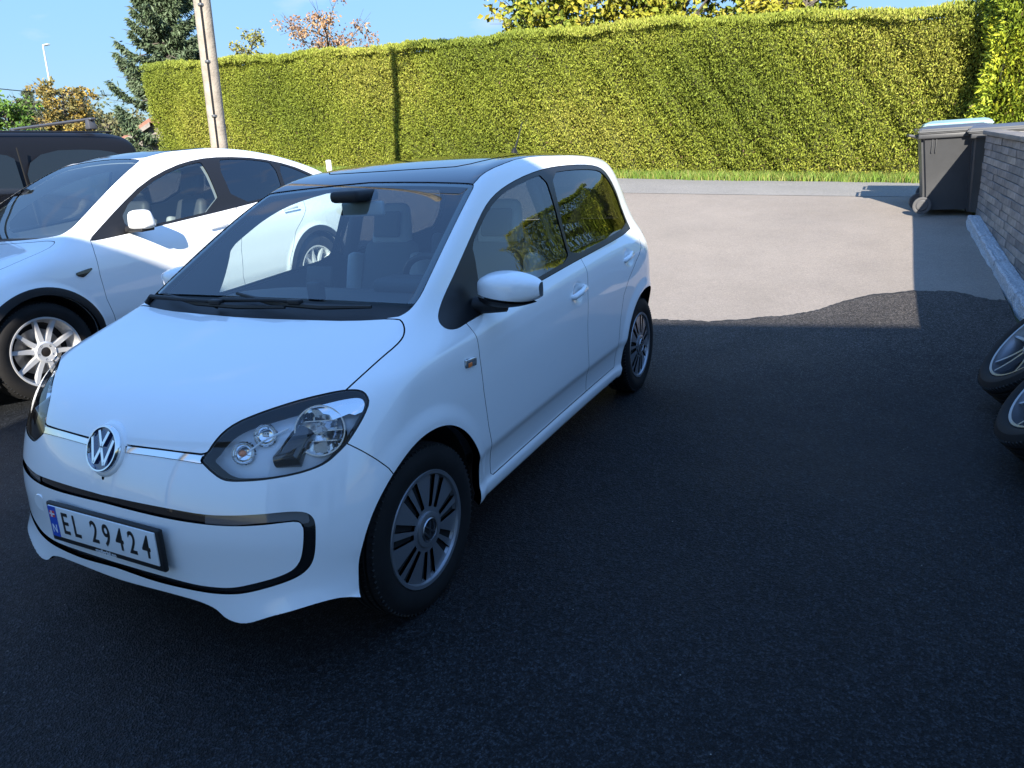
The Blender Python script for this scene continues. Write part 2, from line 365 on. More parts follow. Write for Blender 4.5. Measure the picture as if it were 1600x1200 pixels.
def asphalt(name, base, rough, grain, tint, spk=.5, bump=.6, patch=.12, lit_rim=False):
    m = bpy.data.materials.new(name); m.use_nodes = True; N = m.node_tree.nodes; L = m.node_tree.links; b = N['Principled BSDF']
    b.inputs['Specular IOR Level'].default_value = .18 if lit_rim else .4
    tc = N.new('ShaderNodeTexCoord')
    def noise(sc, det=3, r=.6):
        n = N.new('ShaderNodeTexNoise'); n.inputs['Scale'].default_value = sc; n.inputs['Detail'].default_value = det; n.inputs['Roughness'].default_value = r; L.new(tc.outputs['Object'], n.inputs['Vector']); return n.outputs['Fac']
    vo = N.new('ShaderNodeTexVoronoi'); vo.inputs['Scale'].default_value = grain; L.new(tc.outputs['Object'], vo.inputs['Vector'])
    vc = N.new('ShaderNodeSeparateColor'); L.new(vo.outputs['Color'], vc.inputs['Color'])
    r1 = N.new('ShaderNodeMapRange'); r1.inputs['From Min'].default_value = .55; r1.inputs['From Max'].default_value = 1; r1.inputs['To Min'].default_value = 1-spk*.35; r1.inputs['To Max'].default_value = 1+spk
    L.new(vc.outputs['Red'], r1.inputs['Value'])
    v3 = N.new('ShaderNodeTexVoronoi'); v3.inputs['Scale'].default_value = grain*.45; L.new(tc.outputs['Object'], v3.inputs['Vector']); v3c = N.new('ShaderNodeSeparateColor'); L.new(v3.outputs['Color'], v3c.inputs['Color'])
    r3 = N.new('ShaderNodeMapRange'); r3.inputs['To Min'].default_value = 1-spk*.40; r3.inputs['To Max'].default_value = 1+spk*.40; L.new(v3c.outputs['Green'], r3.inputs['Value'])
    r2 = N.new('ShaderNodeMapRange'); r2.inputs['From Min'].default_value = .3; r2.inputs['From Max'].default_value = .7; r2.inputs['To Min'].default_value = 1-patch; r2.inputs['To Max'].default_value = 1+patch
    L.new(noise(1.1, 6, .7), r2.inputs['Value'])
    mu = N.new('ShaderNodeMath'); mu.operation = 'MULTIPLY'; L.new(r1.outputs['Result'], mu.inputs[0]); L.new(r2.outputs['Result'], mu.inputs[1]); mu0 = mu; mu = N.new('ShaderNodeMath'); mu.operation = 'MULTIPLY'; L.new(mu0.outputs['Value'], mu.inputs[0]); L.new(r3.outputs['Result'], mu.inputs[1])
    hs = N.new('ShaderNodeHueSaturation'); hs.inputs['Color'].default_value = (*[base*t for t in tint], 1); L.new(mu.outputs['Value'], hs.inputs['Value']); L.new(hs.outputs['Color'], b.inputs['Base Color'])
    # stray pale grit
    v2 = N.new('ShaderNodeTexVoronoi'); v2.inputs['Scale'].default_value = 9; L.new(tc.outputs['Object'], v2.inputs['Vector'])
    lt = N.new('ShaderNodeMath'); lt.operation = 'LESS_THAN'; lt.inputs[1].default_value = .022; L.new(v2.outputs['Distance'], lt.inputs[0])
    mx = N.new('ShaderNodeMixRGB'); mx.inputs['Color2'].default_value = (.25, .23, .20, 1); L.new(lt.outputs['Value'], mx.inputs['Fac']); L.new(hs.outputs['Color'], mx.inputs['Color1']); L.new(mx.outputs['Color'], b.inputs['Base Color'])
    if lit_rim:            # paler brown towards the rim; brightness of the sunlit stretch put into the colour
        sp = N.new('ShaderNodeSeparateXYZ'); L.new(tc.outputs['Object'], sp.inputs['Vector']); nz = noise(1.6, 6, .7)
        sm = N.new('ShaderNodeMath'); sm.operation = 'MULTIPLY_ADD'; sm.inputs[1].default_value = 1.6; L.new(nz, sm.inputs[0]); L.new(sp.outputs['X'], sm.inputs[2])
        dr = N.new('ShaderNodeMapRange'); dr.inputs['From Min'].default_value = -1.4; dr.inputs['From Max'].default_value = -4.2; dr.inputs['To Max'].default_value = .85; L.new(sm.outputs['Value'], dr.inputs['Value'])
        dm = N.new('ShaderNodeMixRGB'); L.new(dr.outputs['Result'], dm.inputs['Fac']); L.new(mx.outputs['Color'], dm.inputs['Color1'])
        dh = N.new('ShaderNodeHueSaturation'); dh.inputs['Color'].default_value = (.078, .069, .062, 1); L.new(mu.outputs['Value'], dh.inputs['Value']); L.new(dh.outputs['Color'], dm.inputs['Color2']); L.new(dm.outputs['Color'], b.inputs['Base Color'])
    rr_ = N.new('ShaderNodeMapRange'); rr_.inputs['From Min'].default_value = .3; rr_.inputs['From Max'].default_value = .7; rr_.inputs['To Min'].default_value = rough-.10; rr_.inputs['To Max'].default_value = rough+.12; L.new(noise(.7, 5, .6), rr_.inputs['Value']); L.new(rr_.outputs['Result'], b.inputs['Roughness'])
    bp = N.new('ShaderNodeBump'); bp.inputs['Strength'].default_value = bump; bp.inputs['Distance'].default_value = .008
    ad = N.new('ShaderNodeMath'); ad.operation = 'ADD'; L.new(vo.outputs['Distance'], ad.inputs[0]); L.new(v3.outputs['Distance'], ad.inputs[1]); L.new(ad.outputs['Value'], bp.inputs['Height']); L.new(bp.outputs['Normal'], b.inputs['Normal'])
    return m
M_new = asphalt('new_asphalt', .0150, .66, 200, (.88, .98, 1.12), 1.3, .55, .2, lit_rim=True)
M_old = asphalt('old_asphalt', .21, .85, 190, (1.14, .98, .82), .22, .3, .10)
M_road = asphalt('road_asphalt', .215, .85, 150, (1.05, .99, .90), .3, .3, .08)
M_soil = mat('soil', (.07, .075, .03), .95, vary=(2, .4), bump=(8, .5, .03))

gx = np.concatenate([-np.geomspace(16, 900, 24)[::-1], np.linspace(-15.5, 14, 60), np.geomspace(14.6, 900, 22)])
gy = np.concatenate([-np.geomspace(34, 900, 20)[::-1], np.linspace(-33.5, 20, 90), np.geomspace(20.6, 900, 22)])
sheet('ground', gx, gy, -.035, M_soil)
sheet('driveway', np.linspace(-9.75, 9, 100), np.linspace(-30, 3.02, 90), -.010, M_old)
sheet('road', np.linspace(-11.85, -9.75, 16), np.linspace(-60, 30, 160), -.006, M_road)
edge_pts = table([(-30, -7), (-8, -6), (-5, -5.2), (-2, -4.4), (-.5, -4.15), (.4, -4.12), (.96, -4.20), (1.52, -4.49), (1.75, -4.75), (2.03, -5.08), (2.38, -5.26), (2.71, -5.24), (2.92, -5.07), (3.2, -5.2)], .02)
edge_fn = lambda y: float(edge_pts(y)+.018*math.sin(9.1*y)+.012*math.sin(23*y+1)+.010*math.sin(61*y)+.008*math.sin(137*y)+.006*math.sin(331*y))
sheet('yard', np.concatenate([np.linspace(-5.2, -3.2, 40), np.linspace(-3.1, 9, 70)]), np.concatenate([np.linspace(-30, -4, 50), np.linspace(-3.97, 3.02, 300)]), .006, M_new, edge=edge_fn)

def blades(name, pts, h, wd, cols, lean=.5, per=1):
    """grass: thin bent blades, one mesh"""
    n = len(pts); a = rng.uniform(0, 2*math.pi, n); hh = h*rng.uniform(.45, 1.25, n); w = wd*rng.uniform(.7, 1.3, n)
    d = np.stack([np.cos(a), np.sin(a), 0*a], 1); ln = rng.uniform(-lean, lean, (n, 2)); tip = pts+np.stack([ln[:, 0]*hh, ln[:, 1]*hh, hh], 1)
    mid = pts+np.stack([ln[:, 0]*hh*.25, ln[:, 1]*hh*.25, hh*.55], 1)
    V = np.stack([pts-d*w[:, None], pts+d*w[:, None], mid+d*w[:, None]*.8, mid-d*w[:, None]*.8, tip], 1).reshape(-1, 3)
    i = np.arange(n)*5; F = [(k, k+1, k+2, k+3) for k in i]+[(k+3, k+2, k+4) for k in i]
    me = np_mesh(name, V, F); col = np.array(cols)[rng.integers(0, len(cols), n)]*rng.uniform(.75, 1.25, (n, 1)); col = np.repeat(np.concatenate([col, np.ones((n, 1))], 1), 5, 0)
    ca = me.color_attributes.new('tint', 'FLOAT_COLOR', 'POINT'); ca.data.foreach_set('color', col.astype(np.float32).ravel()); return me
M_leaf = mat('foliage', (.1, .12, .03), .6, attr='tint', spec=.25)
def leaf_mesh(name, P, D, L, W, col, fold=.25):
    """many kite-shaped leaf sprays: position, direction, length, width, colour -> one mesh with a colour attribute"""
    n = len(P); D = D/np.maximum(np.linalg.norm(D, axis=1, keepdims=True), 1e-9)
    r = rng.normal(size=(n, 3)); S = np.cross(D, r); S /= np.maximum(np.linalg.norm(S, axis=1, keepdims=True), 1e-9)
    L = np.broadcast_to(L, (n,))[:, None]; W = np.broadcast_to(W, (n,))[:, None]; U = np.cross(S, D)
    V = np.stack([P, P+D*L*.45+S*W*.5+U*W*fold, P+D*L, P+D*L*.45-S*W*.5+U*W*fold], 1).reshape(-1, 3)
    i = np.arange(n)*4; F = np.concatenate([np.stack([i, i+1, i+2], 1), np.stack([i, i+2, i+3], 1)])
    me = np_mesh(name, V, F); c = np.repeat(np.concatenate([np.clip(col, 0, 1), np.ones((n, 1))], 1), 4, 0)
    ca = me.color_attributes.new('tint', 'FLOAT_COLOR', 'POINT'); ca.data.foreach_set('color', c.astype(np.float32).ravel()); return me

n = 26000; gp = np.stack([rng.uniform(-13.5, -11.75, n), rng.uniform(-16, 5.5, n)], 1); gp[:, 0] -= .12*np.sin(gp[:, 1]*2.1)+.06*np.sin(gp[:, 1]*7)
gp = np.column_stack([gp, ground_z(gp[:, 0], gp[:, 1])-.03])
tag(mobj('verge_grass', blades('verge_grass', gp, .16, .008, [(.10, .17, .02), (.14, .20, .03), (.08, .13, .02), (.20, .20, .05)]), M_leaf), 'long green grass growing on the verge below the hedge', 'grass', kind='stuff')

# ---------------------------------------------------------------- hedges
def hedge(name, label, y0, y1, x_front, depth, ztop, zbase, axis='y', dens=1500, cols=None, group=None, front=-1, size=.10):
    """clipped evergreen hedge: dark core and a skin of sprays. axis y: runs along y, front faces +x; axis x: runs along x, front faces -y"""
    root = empty(name, (0, 0, 0)); tag(root, label, 'hedge', group)
    def bulge(u, h): return .10*np.sin(u*1.3+h*.8)+.07*np.sin(u*3.1-h*2.2)+.05*np.sin(u*7.7+h*5)+.03*np.sin(u*15+h*11)
    def place(u, h, out):      # along, height fraction, distance outwards from the front face
        zt = ztop(u); zb = zbase(u); z = zb+(zt-zb)*h; rd = .35*np.clip((h-.86)/.14, 0, 1)**2
        f = x_front+bulge(u, z)+out-rd
        return np.stack([f, u, z], -1) if axis == 'y' else np.stack([u, x_front-bulge(u, z)-out+rd, z], -1)
    Lh = y1-y0; parts = []
    nf = int(Lh*2.9*dens); u = rng.uniform(y0, y1, nf); h = rng.uniform(0, 1, nf)**.92
    P = place(u, h, rng.uniform(-.13, .05, nf)); out = np.array([1, 0, 0]) if axis == 'y' else np.array([0, -1, 0])
    D = out*rng.uniform(.25, .9, nf)[:, None]+np.array([0, 0, 1])*rng.uniform(-.6, 1.0, nf)[:, None]+rng.normal(0, .33, (nf, 3))
    nt = int(Lh*depth*dens*.8); ut = rng.uniform(y0, y1, nt); dt = rng.uniform(0, depth, nt); Pt = place(ut, np.ones(nt), 0*ut)
    if axis == 'y': Pt[:, 0] = x_front+.05-dt
    else: Pt[:, 1] = x_front-.05+dt
    Pt[:, 2] = ztop(ut)+bulge(ut*1.7, dt*2)*.3+rng.uniform(-.08, .06, nt)-.12*np.clip(.25-dt, 0, 1)*4*.5
    Dt = np.array([0, 0, 1.])+rng.normal(0, .45, (nt, 3))
    ends = []
    for ue, sg in ((y0, -1), (y1, 1)):
        ne = int(depth*2.9*dens*.8); he = rng.uniform(0, 1, ne); de = rng.uniform(0, depth, ne); Pe = place(np.full(ne, ue), he, -de); k = 1 if axis == 'y' else 0
        Pe[:, k] += sg*rng.uniform(-.12, .06, ne)+sg*.12*np.sin(he*9+de*4); De = np.zeros((ne, 3)); De[:, k] = sg; De = De*rng.uniform(.3, 1, (ne, 1))+np.array([0, 0, .6])+rng.normal(0, .4, (ne, 3)); ends.append((Pe, De))
    P = np.concatenate([P, Pt]+[e[0] for e in ends]); D = np.concatenate([D, Dt]+[e[1] for e in ends]); N = len(P)
    cols = np.array(cols); pick = cols[np.clip((rng.normal(0, .8, N)+1.2*np.sin(P[:, 1]*1.1+P[:, 0])+.9*np.sin(P[:, 2]*2.3+P[:, 1]*.7)+len(cols)/2).astype(int), 0, len(cols)-1)]
    bare = rng.uniform(0, 1, N) < .05*np.exp(-((P[:, 2]-P[:, 2].min())/1.0)); pick[bare] = (.11, .07, .04)
    c = pick*rng.uniform(.75, 1.25, (N, 1))
    mobj('foliage', leaf_mesh('foliage', P, D, size*rng.uniform(.6, 1.4, N), size*.42*rng.uniform(.7, 1.3, N), c), M_leaf, root)['kind'] = 'stuff'
    b = MB()
    def core(u_, v_):
        uu = y0+.1+(Lh-.2)*u_; t = v_*3
        if t < 1: p = place(np.array(uu), np.array(t), np.array(-.16))
        elif t < 2: p = place(np.array(uu), np.array(1.0), np.array(-.16-(depth-.3)*(t-1))); p[2] -= .10
        else: p = place(np.array(uu), np.array(3-t), np.array(-depth+.14))
        return tuple(p)
    b.grid(core, int(Lh*5), 36); b.obj('branch_core', mat('hedge_core', (.045, .052, .012), .95, vary=(6, .5), bump=(12, 1.0, .06)), root, 60)
    return root
HC = [(.135, .175, .022), (.172, .21, .026), (.205, .24, .030), (.24, .27, .036), (.285, .285, .050)]
hz = lambda u: np.interp(u, [-17.5, -8, -2.5, 2.3, 5, 9], [4.56, 4.02, 3.77, 3.34, 3.15, 2.9])
hb = lambda u: ground_z(-13.4, u)-.05
hedge('hedge', 'long tall clipped evergreen hedge in sunshine across the road', -17.4, 9.0, -13.35, 1.3, hz, hb, dens=3800, cols=HC, size=.058)
H2 = [(.13, .18, .016), (.20, .26, .02), (.30, .34, .025), (.40, .40, .03)]
hz2 = lambda u: np.interp(u, [-13.3, -12.6], [3.75, 3.7])
hedge('garden_hedge', 'bright yellow-green thuja hedge in the garden behind the end of the wooden fence', -13.3, -12.7, 3.30, 4.2, hz2, lambda u: ground_z(u, 4.3)-.05, axis='x', dens=1300, cols=H2, size=.09)
# ---------------------------------------------------------------- trees
M_bark = mat('bark', (.10, .085, .07), .9, vary=(14, .4), bump=(30, .8, .02))
def broad_tree(name, label, base, height, crown, cols, n, leaf, lean=(0, 0), trunk=.14, gap=.35, group='trees beyond the hedge', sparse=False, seed=1):
    """tapered trunk, forking limbs, leaves in uneven clumps at the limb ends"""
    r = np.random.default_rng(seed); root = empty(name, base); tag(root, label, 'tree', group)
    H = height; b = MB(); up = Vector((GUP.x+lean[0], GUP.y+lean[1], 1)).normalized()
    tp = [Vector((0, 0, -.2))+up*(H*.8*t)+Vector((.05*H*math.sin(3*t+seed), .05*H*math.cos(4*t), 0))*t*.4 for t in np.linspace(0, 1, 7)]
    b.tube(tp, [trunk*(1-.8*t) for t in np.linspace(0, 1, 7)], 8)
    P = []; C = []
    for i in range(34 if not sparse else 26):
        t = r.uniform(.28, 1); o = tp[0].lerp(tp[-1], t); a = r.uniform(0, 2*math.pi); e = r.uniform(.15, 1.0)
        d = Vector((math.cos(a), math.sin(a), e)); ln = crown*(1.15-.55*abs(t-.55))*r.uniform(.55, 1.05); m = o+d*ln*.5+Vector((0, 0, .08*ln)); q = o+d*ln
        b.tube([o, m, q], [trunk*(.42-.3*t)+.012, trunk*.15+.008, .006], 5, caps=False)
        for s in range(3):
            d2 = (d+Vector(r.normal(0, .6, 3))).normalized(); b.tube([m.lerp(q, r.uniform(.2, .9)), q+d2*ln*.3], [.010, .004], 4, caps=False)
        for k in range(r.integers(3, 6)):
            c = np.array(o.lerp(q, r.uniform(.45, 1.1)))+r.normal(0, crown*.13, 3); rad = crown*r.uniform(.10, .24); P.append((c, rad)); C.append(r.integers(0, len(cols)))
    b.obj('trunk', M_bark, root, 60)
    per = max(4, n//len(P)); pts = []; dr = []; cl = []
    for (c, rad), k in zip(P, C):
        v = r.normal(size=(per, 3)); v /= np.linalg.norm(v, axis=1, keepdims=True); v *= rad*r.uniform(.3, 1.15, (per, 1)); v[:, 2] *= .8
        pts.append(c+v); dr.append(v+r.normal(0, rad*.6, (per, 3))+np.array([0, 0, -.25*rad])); cl.append(np.array(cols[k])*r.uniform(.7, 1.3, (per, 1)))
    pts = np.concatenate(pts); m = len(pts)
    mobj('crown', leaf_mesh('crown', pts, np.concatenate(dr), leaf*r.uniform(.6, 1.4, m), leaf*.75*r.uniform(.6, 1.3, m), np.concatenate(cl)), M_leaf, root)['kind'] = 'stuff'
    return root
def conifer(name, label, base, H, R, cols, n, group='trees beyond the hedge', seed=1, droop=.35):
    r = np.random.default_rng(seed); root = empty(name, base); tag(root, label, 'tree', group); up = np.array(GUP)
    b = MB(); b.tube([Vector((0, 0, -.3)), Vector(up*H*.5), Vector(up*H)], [.028*H, .016*H, .012], 8)
    P = []; D = []; nb = int(60*H/6); per = n//nb
    for i in range(nb):
        t = ((i+r.uniform(0, 1))/nb); z = H*(.04+.95*t); ln = R*((1-t)**.85)*r.uniform(.72, 1.12)+.12; a = i*2.4+r.normal(0, .3)
        s = np.sort(r.uniform(.05, 1, per)); x = s*ln; zz = z-droop*x*(1.1-s)+.16*x*s*s*2-.05*ln
        sw = r.normal(0, .10*ln*(1.1-s)+.05, per); p = np.stack([np.cos(a)*x-np.sin(a)*sw, np.sin(a)*x+np.cos(a)*sw, zz-np.abs(r.normal(0, .12, per))], 1); p += up*0+np.outer(zz, [GUP.x, GUP.y, 0])
        d = np.stack([np.cos(a)*.6+r.normal(0, .55, per), np.sin(a)*.6+r.normal(0, .55, per), r.normal(-.45, .45, per)], 1); P.append(p); D.append(d)
        b.tube([Vector(up*z), Vector((math.cos(a)*ln*.6, math.sin(a)*ln*.6, z-droop*ln*.35)), Vector((math.cos(a)*ln*.96, math.sin(a)*ln*.96, z-droop*ln*.2))], [.02+.004*H*(1-t), .014, .005], 4, caps=False)
    P = np.concatenate(P); D = np.concatenate(D); m = len(P); c = np.array(cols)[r.integers(0, len(cols), m)]*r.uniform(.65, 1.35, (m, 1))
    b.obj('trunk', M_bark, root, 60); sz = .012*H+.09
    mobj('crown', leaf_mesh('crown', P, D, sz*r.uniform(.6, 1.4, m), sz*.32*r.uniform(.6, 1.4, m), c), M_leaf, root)['kind'] = 'stuff'
    return root
conifer('spruce_tree', 'tall dark blue-green spruce beside the left end of the hedge', (-19.58, -24.10, .9), 10.4, 3.0, [(.07, .105, .05), (.095, .135, .07), (.12, .155, .09)], 78000, seed=3)
Y1 = [(.19, .22, .025), (.25, .25, .025), (.15, .20, .03), (.29, .26, .03)]
for k, (bp_, h, cr, lab) in enumerate((((-18.19, -6.76, 1.45), 5.4, 1.5, 'yellow-green tree above the hedge, leftmost of the row behind it'), ((-21.37, -5.87, 1.73), 6, 1.7, 'yellow-green tree above the hedge, second of the row behind it'),
                                            ((-21.22, -3.76, 1.47), 6, 1.7, 'yellow-green tree above the hedge, third of the row behind it'), ((-23.12, -2.30, 1.49), 5.8, 1.6, 'yellow-green tree above the hedge, fourth of the row behind it'), ((-22.59, -0.61, 1.25), 5.4, 1.35, 'yellow-green tree above the hedge, last of the row behind it'))):
    broad_tree('maple_tree', lab, bp_, h, cr, Y1, 5200, .17, seed=10+k, group='yellow trees behind the hedge')
broad_tree('bare_autumn_tree', 'small rusty-red half-bare tree rising above the hedge', (-24.62, -19.96, 2.98), 5.2, 1.75, [(.30, .17, .09), (.25, .14, .08), (.33, .21, .11)], 3000, .12, trunk=.09, seed=31, sparse=True)
broad_tree('young_tree', 'small sparse yellow sapling poking over the hedge', (-18.70, -18.59, 2.37), 4.6, .62, [(.26, .24, .04), (.20, .20, .05)], 700, .12, trunk=.05, seed=32, sparse=True)
broad_tree('autumn_birch', 'yellow-brown autumn birch beyond the black van', (-21.39, -34.18, 2.14), 4.6, 1.15, [(.22, .16, .04), (.27, .19, .04), (.17, .15, .05)], 3600, .16, trunk=.10, seed=33)
conifer('distant_conifer', 'grey-green conifer left of the autumn birch', (-23.13, -39.76, 2.78), 3.8, 1.35, [(.07, .09, .045), (.09, .11, .05)], 5200, seed=34)
conifer('distant_conifer', 'grey-green conifer right of the autumn birch', (-24.38, -37.16, 2.63), 3.6, 1.15, [(.08, .09, .045), (.11, .12, .05)], 5000, seed=35)
broad_tree('green_bush', 'bright green leafy bush behind the roof bars of the van', (-14.83, -27.33, 2.32), 2.6, .95, [(.07, .14, .02), (.10, .18, .03)], 3600, .13, trunk=.06, seed=36)
for k, (bp_, h, cr) in enumerate((((-39.82, -58.05, 2.21), 5, 2.6), ((-43.35, -60.64, 2.09), 5.5, 2.4), ((-36.35, -60.42, 2.18), 5.5, 2.8), ((-40.27, -62.06, 2.76), 5, 3))):
    broad_tree('distant_tree', 'hazy olive-green tree in the far distance beyond the barn', bp_, h, cr, [(.10, .12, .06), (.13, .13, .06), (.16, .15, .07)], 1500, .34, trunk=.14, seed=40+k, group='far trees')
# wooden pole with a lamp, seen only in part; its shadow falls on the hedge
po = empty('utility_pole', (-5.06-GUP.x*1.78, -5.5-GUP.y*1.78, float(ground_z(-5.06, -5.5))), 0, 'weathered grey wooden utility pole standing behind the white crossover', 'pole')
M_pole = mat('pole_wood', (.30, .26, .21), .85, vary=(7, .3), bump=(40, .6, .01))
hp = 8.5
MB().tube([Vector(GUP)*z for z in (0, 3, 6, hp)], [.105, .099, .092, .085], 16).obj('shaft', M_pole, po, 60)
b = MB(); b.tube([Vector(GUP)*z+Vector((.080, .062, 0)) for z in (0, 2.5, 5, 8.2)], .013, 6); b.obj('cable', M_blk, po)
for z in np.arange(1.9, 8, .62): MB().rbox(Vector(GUP)*z+Vector((.078, .060, 0)), (.05, .05, .03), .006).obj('cable_clip', mat('dull_metal', (.25, .25, .25), .5, metal=.8), po)
b = MB(); b.tube([Vector(GUP)*(hp-.5), Vector(GUP)*(hp-.2)+Vector((-.2, .5, .1)), Vector(GUP)*(hp-.15)+Vector((-.35, .95, .05))], .035, 8); b.obj('lamp_arm', MATS['dull_metal'], po)
MB().rbox(Vector(GUP)*(hp-.15)+Vector((-.42, 1.2, .03)), (.26, .55, .14), .05).obj('lamp_head', MATS['dull_metal'], po)
# far street lamp
lp = (-28.93, -46.86, 2.96); ls = empty('street_lamp', lp, 0, 'thin pale street lamp mast far off against the sky', 'street lamp')
MB().tube([Vector((0, 0, 0)), Vector(GUP)*3.5+Vector((-.05, -.1, 0)), Vector(GUP)*7], [.09, .07, .045], 8).obj('mast', mat('pale_metal', (.62, .64, .66), .4, metal=.3), ls)
MB().rbox(Vector(GUP)*7+Vector((-.1, .2, .0)), (.22, .5, .09), .03).obj('lamp_head', MATS['pale_metal'], ls)
# overhead wire
a = Vector((-19.25, -37.90, 6.34)); c = Vector((-29.71, -40.75, 6.49))
pts = [a.lerp(c, t)+Vector((0, 0, -.5*4*t*(1-t)*.3)) for t in np.linspace(0, 1, 12)]
o = Vector(pts[0]); wv = empty('overhead_wire', o, 0, 'thin dark power wire crossing the sky at the left', 'wire'); MB().tube([p-o for p in pts], .022, 5).obj('strand', M_seal, wv)
# barn behind the hedge end
bc = Vector((-20.25, -27.14, 3.18)); br = empty('barn', (bc.x, bc.y, bc.z-3.8), math.atan2(RT.y, RT.x), 'grey boarded barn with red roof edge behind the hedge', 'barn')
M_gb = mat('grey_boards', (.22, .20, .18), .85, vary=(5, .3)); M_rr = mat('red_roof', (.24, .11, .075), .75, vary=(8, .25))
MB().prism([(-1.45, 0), (3.2, 0), (3.2, 3.75), (2.0, 4.1), (-1.45, 2.45)], -3, 3, 'y').obj('wall', M_gb, br, 30)
for k in range(15): MB().box((.9, -3.035, .3+k*.22), (4.7-max(0, (k-10))*1.0, .03, .205)).obj('board', M_gb, br, None)
MB().prism([(-1.75, 2.25), (2.05, 4.17), (3.6, 3.9), (3.6, 4.02), (2.05, 4.32), (-1.80, 2.38)], -3.3, 3.3, 'y').obj('roof', M_rr, br, 30)
MB().prism([(-1.78, 2.12), (2.05, 4.02), (2.05, 4.18), (-1.78, 2.27)], -3.34, -3.30, 'y').obj('barge_board', M_gb, br, 30)
# white marker post behind the crossover
mp = Vector((-4.95, -3.69, 1.46)); ms = empty('marker_post', (mp.x, mp.y, float(ground_z(mp.x, mp.y))), 0, 'slim white marker post just behind the tail of the white crossover', 'post')
MB().rbox((0, 0, .66), (.05, .05, 1.32), .012).obj('post', mat('post_white', (.75, .75, .74), .5), ms)

# ---------------------------------------------------------------- the house behind the camera, whose eaves shade the yard
hs = empty('house', (4.35, 4.6, 0), math.atan2(.14, 1), 'pale rendered house with a grey roof beside the yard', 'house')
M_wall = mat('house_wall', (.74, .73, .71), .85, bump=(60, .2, .004)); M_roof = mat('house_roof', (.10, .10, .105), .8, bump=(20, .4, .02))
MB().box((1.9, .2, 2.4), (2.6, 8.6, 5.0)).obj('wall', M_wall, hs, None)
MB().prism([(0, 4.86), (1.9, 5.5), (3.8, 4.86), (3.8, 5.04), (1.9, 5.68), (0, 5.0)], -4.3, 4.7, 'y').obj('roof', M_roof, hs, None)
sc = empty('shade_screen', (4.35, 4.6, 0), math.atan2(.14, 1), 'unseen timber boards on posts, added to shade the white crossover', 'screen'); M_tim = mat('shade_timber', (.40, .36, .31), .8, vary=(6, .25))
for k in range(6): MB().box((.35, -9.9, 4.42+k*.14), (.05, 11.2, .134)).obj('board', M_tim, sc, None)  # boards out of view, added to throw the band of shade on the crossover
for y in (-15.4, -12, -8.6): MB().box((.45, y, 2.6), (.14, .14, 5.2)).obj('post', M_tim, sc, None)
for y in (-2.9, -.6, 3.4):
    w = MB().box((.585, y, 1.55), (.04, 1.3, 1.25)).obj('window', mat('window_frame', (.75, .75, .75), .4), hs, None); MB().box((.560, y, 1.55), (.02, 1.16, 1.1)).obj('pane', M_blkg, w, None)
MB().box((.58, 1.4, 1.05), (.05, 1.0, 2.1)).obj('door', mat('house_door', (.12, .13, .14), .5), hs, None)
# ---------------------------------------------------------------- fence of stacked boards, granite kerb
top_z = lambda x: 1.383-.0225*(x+7.95)
wr = empty('board_fence', (-8.12, 3.04, 0), .045, 'low grey weathered fence of short stacked boards with flat cap beside the driveway', 'fence')
M_brd = [mat('grey_board_%d' % k, c, .85, vary=(11, .35), bump=(38, .8, .006)) for k, c in enumerate([(.175, .160, .150), (.215, .195, .180), (.145, .137, .132), (.25, .225, .20)])]
X0, X1 = -8.12, .2; yb = 3.05; ch = .072; ang = math.atan(-.0225); bank = {}; rest = MB(); nbd = 0
def board_mesh(L, k):
    key = (round(L, 1), k)
    if key not in bank:
        m_ = MB().rbox((0, 0, 0), (key[0]-.006, .034, ch-.005), .004, 1).mesh('board', None); m_.materials.append(M_brd[k]); bank[key] = m_
    return bank[key], key[0]
for c in range(16):
    x = X0; zt = -.058-ch*(c+.5)
    while x < X1-.1:
        me_, L = board_mesh(random.choice([.3, .4, .4, .5, .6, .7]), random.randrange(4))
        xc = x+L/2; x += L; z = top_z(xc)+zt
        if z < float(ground_z(xc, yb))+.045: continue
        p = (xc-X0, -.004+random.uniform(-.006, .006), z+random.uniform(-.0015, .0015))
        if xc < -3.6 and nbd < 300:
            o = bpy.data.objects.new('board', me_); link(o, wr); o.location = p; o.rotation_euler = (random.uniform(-.05, .05), -ang+random.uniform(-.004, .004), random.uniform(-.006, .006)); nbd += 1
        else: rest.box(p, (L-.006, .034, ch-.005))
rest.obj('board_courses', M_brd[0], wr, None, fix=False)['kind'] = 'stuff'
for k in range(8):
    xp = X0+.05+k*1.15; MB().box((xp-X0, .06, (top_z(xp)-.07+float(ground_z(xp, yb)))/2-.05), (.09, .07, top_z(xp)-.07-float(ground_z(xp, yb))+.1)).obj('post', M_brd[2], wr, None)
for k in range(8):
    xc = X0-.02+k*1.04+.515; MB().rbox((xc-X0, .03, top_z(xc)-.028), (1.034, .17, .045), .008, 2, rotm('Y', -ang)).obj('cap_board', mat('cap_grey', (.17, .155, .14), .8, vary=(4, .25), bump=(40, .5, .005)), wr)
